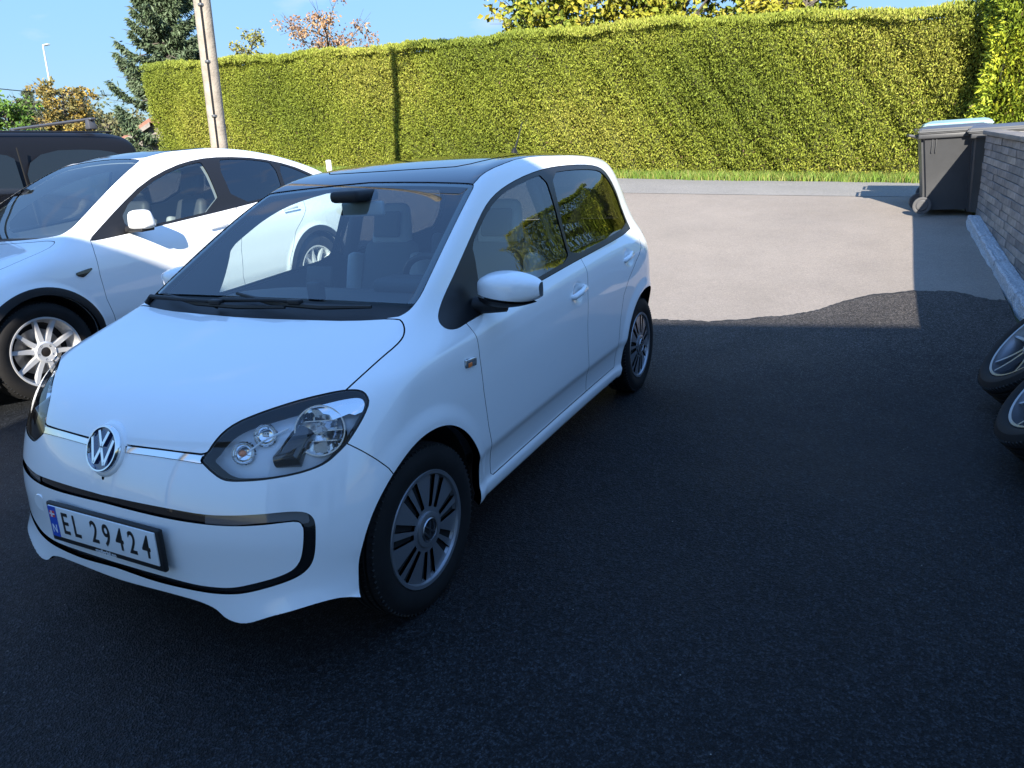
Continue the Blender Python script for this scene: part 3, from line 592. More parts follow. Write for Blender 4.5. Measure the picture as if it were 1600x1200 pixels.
# rough granite kerb stones
M_gran = mat('granite', (.40, .42, .44), .85, vary=(70, .5), bump=(45, 1.0, .012))
x = X0+.25; k = 0
while x < -3.6:
    L = random.uniform(.75, 1.1); st = empty('kerb_stone', (x+L/2, 2.965+.045*(x+L/2+8.1), float(ground_z(x+L/2, 2.96))), 0, 'rough pale granite kerb stone laid along the foot of the fence', 'kerb stone', 'granite kerb stones'); st.rotation_euler = (0, math.atan2(float(ground_z(x, 2.93)-ground_z(x+L, 2.93)), L), .045)
    bm = bmesh.new(); bmesh.ops.create_cube(bm, size=1)
    for v in bm.verts: v.co = Vector((v.co.x*(L-.012), v.co.y*.12, v.co.z*.22+.0))
    bmesh.ops.bevel(bm, geom=list(bm.edges), offset=.012, segments=1, affect='EDGES'); bmesh.ops.subdivide_edges(bm, edges=[e for e in bm.edges if e.calc_length() > .03], cuts=5, use_grid_fill=True)
    for v in bm.verts:
        q = v.co+Vector((x, 0, 0)); v.co += Vector((0, (math.sin(q.x*17+q.z*20)+math.sin(q.x*37-q.z*31))*.004+random.uniform(-.004, .004), math.sin(q.x*23+q.y*30)*.003+random.uniform(-.004, .004)))
    me = bpy.data.meshes.new('stone'); bm.to_mesh(me); bm.free(); mobj('stone', me, M_gran, st); x += L; k += 1

# ---------------------------------------------------------------- wheelie bins
M_bin = mat('bin_plastic', (.045, .046, .048), .45, bump=(120, .2, .003), vary=(3, .2)); M_binw = mat('bin_wheel', (.07, .07, .072), .6)
def wheelie_bin(name, label, loc, rz, lid_mat, lid_open=0.0):
    """240-litre bin; handle and wheels on the local -y side"""
    r = empty(name, loc, rz, label, 'bin', 'wheelie bins at the end of the fence')
    b = MB(); w0, d0, w1, d1, H = .46, .50, .57, .70, .91
    def ring(w, d, z, y0): return [Vector((sx*w/2, sy*d/2+y0, z)) for sx, sy in ((-1, -1), (1, -1), (1, 1), (-1, 1))]
    bm = bmesh.new(); lv = [ring(w0, d0, .04, .03), ring(w0+.02, d0+.04, .30, .025), ring(w1-.02, d1-.06, .88, .0), ring(w1, d1-.03, H, 0)]; vs = [[bm.verts.new(p) for p in q] for q in lv]
    for a, c in zip(vs, vs[1:]):
        for i in range(4): bm.faces.new((a[i], a[(i+1) % 4], c[(i+1) % 4], c[i]))
    bm.faces.new(vs[0][::-1]); bm.faces.new(vs[-1]); bmesh.ops.recalc_face_normals(bm, faces=bm.faces)
    bmesh.ops.bevel(bm, geom=[e for e in bm.edges if abs(e.verts[0].co.z-e.verts[1].co.z) > .05], offset=.035, segments=3, affect='EDGES')
    me = bpy.data.meshes.new('bin_body'); bm.to_mesh(me); bm.free(); me.shade_smooth(); me.set_sharp_from_angle(angle=.6); body = mobj('bin_body', me, M_bin, r)
    MB().rbox((0, -.005, H-.02), (w1+.045, d1+.0, .055), .012).obj('rim', M_bin, r)
    for x in (-.05, 0, .05): MB().rbox((x-.0, d1/2-.045, .80), (.018, .02, .16), .006).obj('rib', M_bin, body)
    for s in (-1, 1):
        for y in (-.20, -.16): MB().rbox((s*(w1/2-.008), y, .80), (.012, .012, .20), .004).obj('rib', M_bin, body)
    ld = empty('lid', (0, -.33, H+.012)); ld.parent = r; ld.rotation_euler = (-lid_open, 0, 0)
    bm = bmesh.new(); lv = [ring(w1+.06, d1+.05, 0, .34), ring(w1+.05, d1+.04, .045, .34), ring(w1-.10, d1-.14, .085, .36)]; vs = [[bm.verts.new(p) for p in q] for q in lv]
    for a, c in zip(vs, vs[1:]):
        for i in range(4): bm.faces.new((a[i], a[(i+1) % 4], c[(i+1) % 4], c[i]))
    bm.faces.new(vs[0][::-1]); bm.faces.new(vs[-1]); bmesh.ops.recalc_face_normals(bm, faces=bm.faces); bmesh.ops.bevel(bm, geom=list(bm.edges), offset=.014, segments=2, affect='EDGES')
    me = bpy.data.meshes.new('lid_shell'); bm.to_mesh(me); bm.free(); me.shade_smooth(); me.set_sharp_from_angle(angle=.6); mobj('lid_shell', me, lid_mat, ld)
    MB().tube([(-.22, -.36, H-.02), (-.22, -.43, H+.0), (.22, -.43, H+.0), (.22, -.36, H-.02)], .017, 8).obj('handle', M_bin, r, 60)
    MB().tube([(-.29, -.22, .10), (.29, -.22, .10)], .012, 8).obj('axle', M_binw, r)
    for s in (-1, 1):
        b = MB(); b.M = Matrix.Translation((s*.285, -.24, .10)); b.lathe([(0, s*.030), (.055, s*.030), (.068, s*.022), (.082, s*.026), (.098, s*.024), (.10, s*.015), (.10, -s*.015), (.09, -s*.022), (0, -s*.02)], 32, 'x'); b.obj('wheel', M_binw, r, 30)
    return r
M_lidd = mat('lid_dark', (.07, .072, .075), .3, coat=.3); M_teal = mat('lid_teal', (.22, .34, .34), .35)
def bz(x, y): return float(ground_z(x, y))
wheelie_bin('wheelie_bin', 'dark grey wheelie bin with dark lid standing clear of the fence end', (-8.62, 2.70, bz(-8.62, 2.62)), 0.05, M_lidd)
wheelie_bin('wheelie_bin', 'dark grey wheelie bin tucked against the end of the fence', (-8.55, 3.22, bz(-8.55, 3.16)), math.pi+.03, M_lidd)
wheelie_bin('wheelie_bin', 'wheelie bin with a pale teal lid behind the other bins', (-9.32, 2.78, bz(-9.32, 2.70)+.0), .02, M_teal)
# ---------------------------------------------------------------- small white hatchback: skin
def up_body():
    plan = table([(.75, .60), (.45, .80), (.25, .822), (0, .824), (-.35, .81), (-1.2, .806), (-1.9, .812), (-2.4, .828), (-2.7, .812), (-3.0, .74)], .05)
    gplan = table([(.2, .70), (-.15, .755), (-.6, .788), (-1.2, .803), (-1.8, .80), (-2.3, .780), (-2.7, .735), (-3.0, .70)], .05)
    sec = table([(.10, -.09), (.19, -.055), (.225, -.026), (.26, -.022), (.285, -.034), (.33, -.03), (.385, -.019), (.43, -.003), (.52, 0), (.66, .001), (.78, -.004),
                 (.862, -.0125), (.874, -.0165), (.92, -.040), (.97, -.062), (1.02, -.078), (1.12, -.106), (1.22, -.138), (1.32, -.178), (1.40, -.218), (1.5, -.28)], .005)
    shear = lambda x, z: .040*np.clip(-(x+.42), 0, 2.15)*sstep((z-.5)/.25)*sstep((1.16-z)/.18)      # the shoulder crease climbs towards the tail
    gz = table([(.5, 0), (.85, 0), (1.02, 1), (1.5, 1)], .03)
    prof = table([(.70, .62), (.56, .745), (.47, .805), (.38, .848), (.2, .902), (.0, .948), (-.12, .973), (-.2, 1.000), (-.3, 1.056), (-.5, 1.175), (-.75, 1.320), (-.93, 1.407),
                  (-1.1, 1.452), (-1.35, 1.482), (-1.7, 1.494), (-2.05, 1.490), (-2.4, 1.472), (-2.7, 1.444), (-3.0, 1.40)], .03)
    crown = table([(.6, .13), (.2, .09), (-.0, .035), (-.2, -.02), (-.5, -.01), (-.9, .01), (-1.4, .05), (-2, .09), (-3, .10)], .08)
    nose = table([(.1, .595), (.2, .598), (.26, .597), (.34, .597), (.45, .597), (.53, .588), (.60, .570), (.68, .540), (.75, .508), (.82, .468), (.95, .38)], .012)
    nplan = table([(-.1, 0), (0, 0), (.2, .009), (.35, .027), (.5, .062), (.6, .098), (.7, .155), (.78, .235), (.86, .36)], .03)
    nfac = table([(.1, .35), (.2, .42), (.26, .62), (.33, .88), (.5, 1.0), (.75, 1.12), (.9, 1.2)], .03)
    tail = table([(.1, -2.84), (.3, -2.92), (.45, -2.95), (.6, -2.945), (.8, -2.93), (1.0, -2.90), (1.2, -2.85), (1.42, -2.78), (1.5, -2.74)], .02)
    tplan = table([(-.1, 0), (0, 0), (.3, .015), (.5, .05), (.65, .12), (.75, .22), (.84, .4)], .03)
    lip = table([(-.1, .262), (0, .262), (.2, .264), (.32, .260), (.40, .246), (.45, .217), (.49, .212), (.6, .245), (.72, .275), (.9, .29)], .006)
    fr = table([(-3, 0), (.25, 0), (.45, 1), (.8, 1)], .02)
    under = lambda x, y: .195*(1-fr(x))+lip(y)*fr(x)
    kside = table([(.7, .14), (.3, .16), (.05, .13), (-.15, .07), (-.5, .05), (-.95, .06), (-1.5, .10), (-3, .14)], .06)
    return Body(plan=plan, gplan=gplan, sec=sec, gz=gz, prof=prof, crown=crown, nose=nose, nplan=nplan, nfac=nfac, tail=tail, tplan=tplan,
                under=under, kside=kside, kfront=.10, krear=.14, kbot=.022, extra=None, shear=shear)
E1 = np.array([-.64018, .76822, 0]); E2 = np.array([-.47764, -.39803, .78322]); EV = np.array([-.60169, -.50141, -.62174])
ch_front = lambda V: np.stack([V@E1, V@E2], 1)          # chart seen obliquely from the front corner
ch_side = lambda V: V[:, [0, 2]]
ch_top = lambda V: V[:, [0, 1]]
ch_rear = lambda V: V[:, [1, 2]]

class Panels:
    """cuts a half skin into panels and turns them into objects"""
    def __init__(s, B, S): s.B = B; s.S = S
    def facing(s, d, lim):
        V, T = s.S.V, s.S.T; n = np.cross(V[T[:, 1]]-V[T[:, 0]], V[T[:, 2]]-V[T[:, 0]]); n /= np.maximum(np.linalg.norm(n, axis=1, keepdims=True), 1e-12)
        return n@np.asarray(d) > lim
    def poly(s, chart, Q, new, frm, d, lim=.05, gap=.0, band=None, rnd=2, gaptag=99):
        """inside Q -> tag new; a gap of half width `gap` (or a band outside Q of width `band` tagged gaptag)"""
        Q = smooth_poly(Q, rnd) if rnd else np.asarray(Q, float)
        sd = poly_sd(chart(s.S.V), Q)
        lv = [-gap, gap] if gap else ([0, band] if band else [0])
        for l in lv: sd = s.S.cut(sd, l, np.isin(s.S.tag, frm) & s.facing(d, lim))
        c = s.S.cen(sd); ok = np.isin(s.S.tag, frm) & s.facing(d, lim)
        s.S.tag[ok & (c < lv[0])] = new
        if len(lv) > 1: s.S.tag[ok & (c >= lv[0]) & (c < lv[1])] = gaptag
    def level(s, val, lv, frm, new_below):
        val = s.S.cut(val, lv, np.isin(s.S.tag, frm)); c = s.S.cen(val)
        s.S.tag[np.isin(s.S.tag, frm) & (c < lv)] = new_below
    def geo(s, tags, off=0.0, flange=.012, extra_mask=None):
        m = np.isin(s.S.tag, tags)
        if extra_mask is not None: m &= extra_mask
        V, T = s.S.part(m)
        if not len(V): return None
        N = s.B.grad(V); V = V+N*off
        if flange:
            E = np.concatenate([T[:, [0, 1]], T[:, [1, 2]], T[:, [2, 0]]]); key = np.sort(E, 1)
            u, inv, cnt = np.unique(key, axis=0, return_inverse=True, return_counts=True); b = E[cnt[inv.ravel()] == 1]
            b = b[~((np.abs(V[b[:, 0], 1]) < 1e-4) & (np.abs(V[b[:, 1], 1]) < 1e-4))]
            n0 = len(V); a = V[b[:, 0]]; c = V[b[:, 1]]; na = N[b[:, 0]]; nc = N[b[:, 1]]
            fn = np.cross(c-a, -na); fn /= np.maximum(np.linalg.norm(fn, axis=1, keepdims=True), 1e-12)
            k = len(b); V = np.concatenate([V, a, c, a-na*flange, c-nc*flange]); N = np.concatenate([N, fn, fn, fn, fn]); i = n0+np.arange(k)
            T = np.concatenate([T, np.stack([i+k, i, i+2*k], 1), np.stack([i+k, i+2*k, i+3*k], 1)])
        return V, T, N
    def obj(s, name, tags, m, parent, mode='merge', **k):
        """mode merge: both halves as one object; pair: a left and a right object"""
        g = s.geo(tags, **k)
        if g is None: return []
        V, T, N = g; f = np.array([1, -1, 1]); R = T[:, ::-1]
        if mode == 'merge':
            return [mobj(name, np_mesh(name, np.concatenate([V, V*f]), np.concatenate([T, R+len(V)]), np.concatenate([N, N*f])), m, parent)]
        return [mobj(name, np_mesh(name, V, T, N), m, parent), mobj(name, np_mesh(name, V*f, R, N*f), m, parent)]

def vw_strokes(D):
    """flat strokes (2-D polygons) of the round badge: V above W"""
    r = D/2
    def bar(a, b, w): 
        a = Vector(a); b = Vector(b); n = (b-a).normalized(); n = Vector((-n.y, n.x))*w/2
        return [tuple(a-n), tuple(b-n), tuple(b+n), tuple(a+n)]
    w = .15*r; out = []
    for sx in (-1, 1):
        out.append(bar((sx*.33*r, .78*r), (sx*.015*r, .12*r), w))          # V
        out.append(bar((sx*.74*r, .44*r), (sx*.36*r, -.68*r), w))          # W outer
        out.append(bar((sx*.36*r, -.70*r), (sx*.015*r, .02*r), w))         # W inner
    return out
def badge(name, D, th, m_face, m_mark, parent, mtx):
    """round badge lying in the local xy plane, raised marks and ring"""
    b = MB(); b.lathe([(0, 0), (D*.49, 0), (D*.49, th*.6), (0, th*.6)], 40, 'z'); o = b.obj(name, m_face, parent, 40); o.matrix_local = mtx
    k = MB(); k.lathe([(D*.43, th*.5), (D*.445, th*1.2), (D*.475, th*1.2), (D*.5, th*.7), (D*.5, 0)], 48, 'z')
    for q in vw_strokes(D*.94): k.prism(q, th*.5, th*1.15)
    k.obj('badge_mark', m_mark, o, 30); return o

def car_wheel(R, W, rim_r, face, name='wheel'):
    """wheel with its axle along +y (outer face to +y), centred on the tread"""
    root = bpy.data.objects.new(name, None); root.empty_display_size = .1; link(root)
    h = W/2; g = .007; p = []
    p += [(rim_r-.004, -h*.86), (rim_r+.012, -h*.93), (rim_r+(R-rim_r)*.45, -h*1.02), (R-.028, -h*.97), (R-.010, -h*.86)]
    for c in (-.56, -.2, .2, .56): p += [(R-.001, (c-.085)*h), (R-g, (c-.07)*h), (R-g, (c+.07)*h), (R-.001, (c+.085)*h)]
    p += [(R-.010, h*.86), (R-.014, h*.89), (R-.028, h*.97), (rim_r+(R-rim_r)*.6, h*1.015), (rim_r+(R-rim_r)*.42, h*1.02), (rim_r+.02, h*.97), (rim_r+.012, h*.93), (rim_r-.002, h*.86)]
    MB().lathe(p, 96, 'y').obj('tyre', M_tyre, root, 28)
    b = MB()                                        # tread sipes
    for i in range(84):
        a = 2*math.pi*i/84
        for sgn in (-1, 1):
            b.M = Matrix.Rotation(a, 4, 'Y'); b.box((R-.0105, sgn*h*.76, 0), (.012, h*.26, .0045), rotm('X', sgn*.35)); b.box((R-.0035, sgn*h*.39, .004), (.006, h*.17, .0035), rotm('X', sgn*.5))
    b.obj('tread_sipes', M_seal, root, None, fix=False)['kind'] = 'stuff'
    MB().lathe([(rim_r-.002, h*.86), (rim_r+.006, h*.90), (rim_r+.004, h*.95), (rim_r-.008, h*.93), (rim_r-.014, h*.72), (rim_r-.035, h*.35), (rim_r-.03, -h*.6), (rim_r, -h*.86)], 72, 'y').obj('rim', face, root, 30)
    return root

def blade_wheel():
    """15 inch wheel with seven broad grey blades between pairs of slots"""
    R, W, rr = .2965, .165, .199; m = mat('wheel_grey', (.33, .34, .36), .34, metal=.75)
    root = car_wheel(R, W, rr, m); h = W/2
    nr, na = 46, 448; rad = np.linspace(.0, rr-.004, nr+1); ang = np.linspace(0, 2*math.pi, na+1)[:-1]
    RR, AA = np.meshgrid(rad, ang, indexing='ij')
    dome = lambda r: h*.80+.010*np.cos(np.clip(r/rr, 0, 1)*math.pi*.5)-.012*sstep((.062-r)/.02)*0
    V = np.stack([RR*np.cos(AA), dome(RR), RR*np.sin(AA)], -1).reshape(-1, 3)
    i, j = np.meshgrid(np.arange(nr), np.arange(na), indexing='ij'); a = (i*na+j).ravel(); b = (i*na+(j+1) % na).ravel(); c = a+na; d = b+na
    T = np.concatenate([np.stack([a, b, d], 1), np.stack([a, d, c], 1)])
    S = Skin(V, T)
    def slot(V):
        r = np.hypot(V[:, 0], V[:, 2]); t = np.arctan2(V[:, 2], V[:, 0]); st = 2*math.pi/7
        t = (t-math.pi/2+st/2) % st-st/2; u = np.abs(t)*r
        c = .0150+.125*(r-.078)                                    # slot centre line fans outward
        w = .0088+.058*(r-.078)
        return np.maximum(np.abs(u-c)-w, np.maximum(.079-r, r-.187))
    sd = S.cut(slot(S.V), 0); inside = S.cen(sd) < 0
    face = ~inside
    for msk, nm, mm, dy in ((face, 'wheel_face', m, 0), (inside, 'slot', M_dark, -.012)):
        v, t = S.part(msk); v = v+[0, dy, 0]; n = np.stack([v[:, 0]*.12/rr, np.full(len(v), 1.0), v[:, 2]*.12/rr], 1)
        v2 = v-[0, .012, 0]; E = np.concatenate([t[:, [0, 1]], t[:, [1, 2]], t[:, [2, 0]]]); key = np.sort(E, 1)
        u_, inv, cnt = np.unique(key, axis=0, return_inverse=True, return_counts=True); bd = E[cnt[inv.ravel()] == 1]; k = len(bd); n0 = len(v)
        A = v[bd[:, 0]]; Bq = v[bd[:, 1]]; fn = np.cross(Bq-A, [0, -1, 0]); fn /= np.maximum(np.linalg.norm(fn, axis=1, keepdims=True), 1e-12); q = n0+np.arange(k)
        vv = np.concatenate([v, A, Bq, A-[0, .012, 0], Bq-[0, .012, 0]]); nn = np.concatenate([n, fn, fn, fn, fn])
        tt = np.concatenate([t, np.stack([q+k, q, q+2*k], 1), np.stack([q+k, q+2*k, q+3*k], 1)])
        mobj(nm, np_mesh(nm, vv, tt, nn), mm, root)
    MB().lathe([(.062, h*.80), (.062, h*.98), (.058, h*1.0), (.045, h*1.0), (.043, h*.97), (0, h*.97)], 48, 'y').obj('hub_cap', m, root, 30)
    mx = Matrix.Translation((0, h*.965, 0))@Matrix.Rotation(-math.pi/2, 4, 'X')@Matrix.Rotation(math.pi, 4, 'Z')
    badge('wheel_badge', .084, .006, M_blk, mat('satin_silver', (.45, .46, .48), .3, metal=1), root, mx)
    return root

def build_hatchback():
    B = up_body()
    def extra(x, y, z):
        e = 0*x
        for xc, zc in ((0.0, .295), (-2.40, .30)):
            r = np.hypot(x-xc, z-zc); e = e+.011*sstep((.44-r)/.07)
        for hx, hz in ((-1.40, .828), (-2.155, .880)):
            e = e-.016*np.exp(-(((x-hx)/.055)**2+((z-hz)/.042)**2)**2)
        return e
    B.extra = extra
    V, T = B.mesh(.05, -2.45, .62, 100, 240, 64, 232)
    n = np.cross(V[T[:, 1]]-V[T[:, 0]], V[T[:, 2]]-V[T[:, 0]])
    if (np.einsum('ij,ij->i', n, B.grad(V[T].mean(1)))).mean() < 0: T = T[:, ::-1]
    S = Skin(V, T); P = Panels(B, S); fd = -EV
    P.level(np.where(S.V[:, 2] < .40, S.V[:, 2]-B.under(S.V[:, 0], S.V[:, 1]), 1.0), .016, [0], 98)          # open underside
    head = [(-.021, .166), (0, .18), (.021, .204), (.049, .228), (.088, .247), (.145, .26), (.219, .273), (.294, .284), (.369, .289), (.403, .289), (.443, .284), (.461, .27), (.467, .245), (.45, .211), (.423, .172),
            (.389, .131), (.361, .109), (.33, .087), (.293, .075), (.238, .068), (.166, .070), (.111, .077), (.052, .09), (.027, .105), (.003, .131), (-.016, .156)]
    P.poly(ch_front, head, 3, [0], fd, band=.006, gaptag=31, rnd=1)
    hood = [(-.45, .372), (-.333, .317), (-.249, .277), (-.03, .183)]+head[1:10]+[(.404, .288), (.461, .343), (.522, .404), (.575, .454), (.603, .49), (.614, .524), (.613, .56), (.6, .586), (.436, .64), (.308, .699), (.138, .778), (.07, .813), (-.1, .9), (-.8, .9)]
    P.poly(ch_front, hood, 1, [0], fd, gap=.0028, rnd=1)
    P.poly(ch_front, [(-.5, .395), (-.333, .315), (-.249, .274), (-.012, .173), (-.024, .156), (-.251, .256), (-.333, .293), (-.5, .372)], 32, [0, 99], fd, rnd=0)
    bump = [(-.5, .372), (-.333, .293), (-.251, .256), (-.024, .156)]+head[:14:-1]+[(.392, .129), (.433, .105), (.472, .08), (.501, .058), (.56, -.02), (.56, -.7), (-1.2, -.7), (-1.2, .6)]
    P.poly(ch_front, bump, 4, [0], fd, lim=-.35, gap=.0018, rnd=0)
    P.poly(ch_front, [(-.6, .281), (-.337, .153), (-.23, .101), (-.11, .047), (-.028, .013), (.052, -.008), (.13, -.022), (.207, -.030), (.243, -.036), (.265, -.045), (.277, -.065), (.275, -.093), (.265, -.145), (.251, -.175), (.224, -.195),
                      (.183, -.207), (.114, -.213), (.043, -.213), (-.013, -.203), (-.075, -.184), (-.162, -.148), (-.249, -.108), (-.373, -.039), (-.405, -.022), (-.6, .081)], 5, [4], fd, lim=-.3, rnd=2)
    P.poly(ch_front, [(-.6, .266), (-.341, .13), (-.276, .096), (-.159, .038), (-.041, -.010), (.047, -.036), (.126, -.051), (.195, -.057), (.229, -.060), (.24, -.070), (.242, -.085), (.233, -.129), (.219, -.162), (.196, -.181), (.154, -.190),
                      (.097, -.193), (.013, -.191), (-.05, -.174), (-.115, -.15), (-.242, -.088), (-.367, -.025), (-.399, -.009), (-.6, .092)], 6, [5], fd, lim=-.3, rnd=2)
    P.poly(ch_front, [(-.034, .03), (-.045, -.03), (.05, -.036), (.195, -.055), (.228, -.057), (.236, -.07), (.262, -.07), (.255, -.0), (.1, .02)], 51, [5], fd, lim=-.3, rnd=0)
    wind = [(.596, .591), (.635, .612), (.661, .64), (.692, .683), (.726, .747), (.83, .944), (.961, 1.19), (.998, 1.259), (.99, 1.28), (.785, 1.423), (.587, 1.549), (.2, 1.79), (-.5, 1.6), (-.15, .93), (.07, .818), (.138, .783), (.308, .704), (.436, .645)]
    P.poly(ch_front, wind, 2, [0], fd, lim=.02, gap=.002, rnd=1)
    wi = smooth_poly(wind, 1); sd = poly_sd(ch_front(S.V), wi)
    sd = S.cut(sd, -.026, S.tag == 2); S.tag[(S.tag == 2) & (S.cen(sd) > -.026)] = 21
    P.level(S.V[:, 2].copy(), 1.022, [2, 21], 22)
    sx = (0, 1, 0)
    dlo = [(-.299, .968), (-.286, .957), (-.276, .942), (-.283, .925), (-.311, .914), (-.352, .910), (-.402, .914), (-.522, .921), (-.792, .934), (-1.112, .950), (-1.397, .964), (-1.604, .973), (-2.445, 1.004), (-2.475, 1.03), (-2.50, 1.10), (-2.512, 1.20),
           (-2.487, 1.29), (-2.426, 1.358), (-2.301, 1.387), (-2.083, 1.403), (-1.787, 1.409), (-1.578, 1.406), (-1.348, 1.39), (-1.146, 1.365), (-.999, 1.338), (-.879, 1.303), (-.777, 1.256), (-.661, 1.191), (-.55, 1.125), (-.45, 1.062), (-.332, .99)]
    P.poly(ch_side, dlo, 7, [0], sx, lim=.1, gap=.0015, rnd=1)
    P.poly(ch_side, [(-1.523, 1.384), (-1.321, 1.367), (-1.124, 1.343), (-.986, 1.316), (-.862, 1.274), (-.759, 1.223), (-.648, 1.162), (-.640, 1.107), (-.612, 1.026), (-.577, .938), (-.812, .950), (-1.127, .968), (-1.428, .985), (-1.451, 1.062), (-1.479, 1.214)], 8, [7], sx, lim=.1, rnd=1)
    P.poly(ch_side, [(-1.603, 1.383), (-1.898, 1.385), (-2.251, 1.369), (-2.375, 1.345), (-2.455, 1.272), (-2.487, 1.19), (-2.478, 1.098), (-2.445, 1.030), (-1.846, 1.008), (-1.465, .990), (-1.483, 1.085), (-1.532, 1.241)], 9, [7], sx, lim=.1, rnd=1)
    for xc, zc, r in ((0.0, .295, .36), (-2.40, .30, .366)):
        a = np.linspace(.12, math.pi+.05, 48); P.poly(ch_side, [(xc+r+.05, .0), (xc+r+.028, .22), (xc+r+.008, .285)]+np.stack([xc+r*np.cos(a), zc+r*np.sin(a)], 1).tolist()+[(xc-r+.012, .26), (xc-r+.02, .0)], 97, [0, 4, 99], sx, lim=-.6, rnd=0)
    mid = [(-1.545, .972), (-1.54, .91), (-1.515, .82), (-1.487, .65), (-1.484, .547), (-1.497, .414), (-1.52, .285)]
    P.poly(ch_side, [(-.408, .918), (-.419, .86), (-.412, .788), (-.412, .659), (-.430, .506), (-.462, .367), (-.474, .278)]+[mid[-1]]+mid[-2::-1]+[(-1.4, 1.2), (-.7, 1.05)], 10, [0], sx, lim=.05, gap=.0018, rnd=0)
    P.poly(ch_side, mid[::1]+[(-1.945, .290), (-1.943, .43), (-1.97, .56), (-2.03, .69), (-2.12, .77), (-2.25, .845), (-2.40, .905), (-2.455, .95), (-2.45, 1.004), (-2.2, 1.2), (-1.7, 1.2)], 11, [0], sx, lim=.05, gap=.0018, rnd=0)
    P.poly(ch_top, [(-.80, .568), (-.894, .568), (-.963, .558), (-1.052, .554), (-1.226, .542), (-1.416, .52), (-1.8, .513), (-2.3, .50), (-2.55, .48), (-2.66, .40), (-2.69, 0), (-2.69, -.3), (-.7, -.3)], 13, [0], (0, 0, 1), lim=.4, gap=.0018, rnd=1)
    P.poly(ch_top, [(-1.10, .46), (-1.9, .45), (-1.92, -.3), (-1.07, -.3), (-1.07, .2)], 14, [13], (0, 0, 1), lim=.4, gap=.003, rnd=2)
    P.poly(ch_rear, [(-.3, 1.03), (.56, 1.03), (.60, 1.06), (.53, 1.33), (.48, 1.36), (-.3, 1.37)], 15, [0], (-1, 0, 0), lim=.3, gap=.002, rnd=1)
    P.poly(ch_rear, [(.60, .66), (.76, .66), (.80, .80), (.76, .97), (.66, .98), (.61, .85)], 16, [0], (-1, 0, 0), lim=.1, gap=.002, rnd=2)

    car = empty('hatchback_car', (0, 0, 0), 0, 'small white five-door hatchback with black roof and number plate EL 29424', 'car')
    P.obj('body_shell', [0], M_white, car, flange=.03)
    P.obj('hood', [1], M_white, car, flange=.02)
    bp = P.obj('front_bumper', [4], M_white, car, flange=.016)[0]
    P.obj('bumper_insert', [6], M_white, bp, flange=.016)
    P.obj('grille_trim', [5], M_blkg, bp, off=-.010, flange=0)
    P.obj('daytime_lamp', [51], mat('smoked_lamp', (.09, .09, .095), .15, coat=1), bp, mode='pair', off=-.007, flange=.006)
    P.obj('chrome_strip', [32], M_chrome, car, off=.003, flange=.01)
    ws = P.obj('windshield', [2, 21], M_glass, car, off=-.003, flange=0)[0]
    P.obj('windshield_border', [21], M_blkg, ws, off=-.0045, flange=0)
    P.obj('cowl', [22], M_blk, car, off=-.014, flange=0)
    P.obj('roof_panel', [13], M_blkg, car, off=0, flange=.01)
    P.obj('sunroof', [14], M_blkg, car, off=.002, flange=.01)
    P.obj('window_trim', [7], M_satin, car, mode='pair', off=-.001, flange=.008)
    fdoor = P.obj('front_door', [10], M_white, car, mode='pair', flange=.014)
    rdoor = P.obj('rear_door', [11], M_white, car, mode='pair', flange=.014)
    P.obj('front_window', [8], M_glass, car, mode='pair', off=-.005, flange=0)
    P.obj('rear_side_window', [9], M_tint, car, mode='pair', off=-.005, flange=0)
    P.obj('rear_window', [15], M_tint, car, off=-.003, flange=0)
    P.obj('tail_light', [16], mat('tail_red', (.35, .01, .01), .1, coat=1), car, mode='pair', off=-.001, flange=.01)
    # dark under-skin behind every joint, and the cabin lining
    g = P.geo([0, 1, 4, 5, 51, 6, 7, 10, 11, 13, 14, 22, 31, 32, 99], off=-.034, flange=0); f = np.array([1, -1, 1])
    Vv, Tt, Nn = g; mobj('inner_lining', np_mesh('inner_lining', np.concatenate([Vv, Vv*f]), np.concatenate([Tt, Tt[:, ::-1]+len(Vv)]), np.concatenate([Nn, Nn*f])), M_trim, car)
    P.obj('joint_seal', [99], M_dark, car, off=-.010, flange=0)
    # headlights
    hl = P.obj('headlight', [3], M_lens, car, mode='pair', off=-.001, flange=.004)
    P_seal = P.geo([31], off=-.004, flange=.004); g3 = P.geo([3, 31], off=-.055, flange=0)
    nq = np.array([.80, .42, .42])/np.linalg.norm([.80, .42, .42]); cc = g3[0][g3[1]].mean(1); keep = np.ones(len(cc), bool)
    for dc, dr in (((.292, .659, .753), .066), ((.372, .520, .752), .032), ((.420, .470, .708), .032)):           # openings for the reflectors
        v_ = cc-np.array(dc); keep &= np.linalg.norm(v_-np.outer(v_@nq, nq), axis=1) > dr
    g3 = (g3[0], g3[1][keep], g3[2])
    for i, sg in enumerate((1, -1)):
        h = hl[i]; k = np.array([1, sg, 1]); od = (lambda T: T if sg > 0 else T[:, ::-1])
        mobj('lamp_seal', np_mesh('lamp_seal', P_seal[0]*k, od(P_seal[1]), P_seal[2]*k), M_seal, h)
        mobj('lamp_housing', np_mesh('lamp_housing', g3[0]*k, od(g3[1]), g3[2]*k), mat('lamp_grey', (.58, .60, .63), .3, metal=.1), h)
        nt3 = int((S.tag == 3).sum()); gw = P.geo([3], off=-.004, flange=.055)
        mobj('lamp_wall', np_mesh('lamp_wall', gw[0]*k, od(gw[1][nt3:]), gw[2]*k), MATS['lamp_grey'], h)
        def fin(b, nm, m, sm=30):
            if sg < 0: b.v = [(x, -y, z) for x, y, z in b.v]
            return b.obj(nm, m, h, sm)
        nrm = Vector((.80, .42, .42)).normalized()
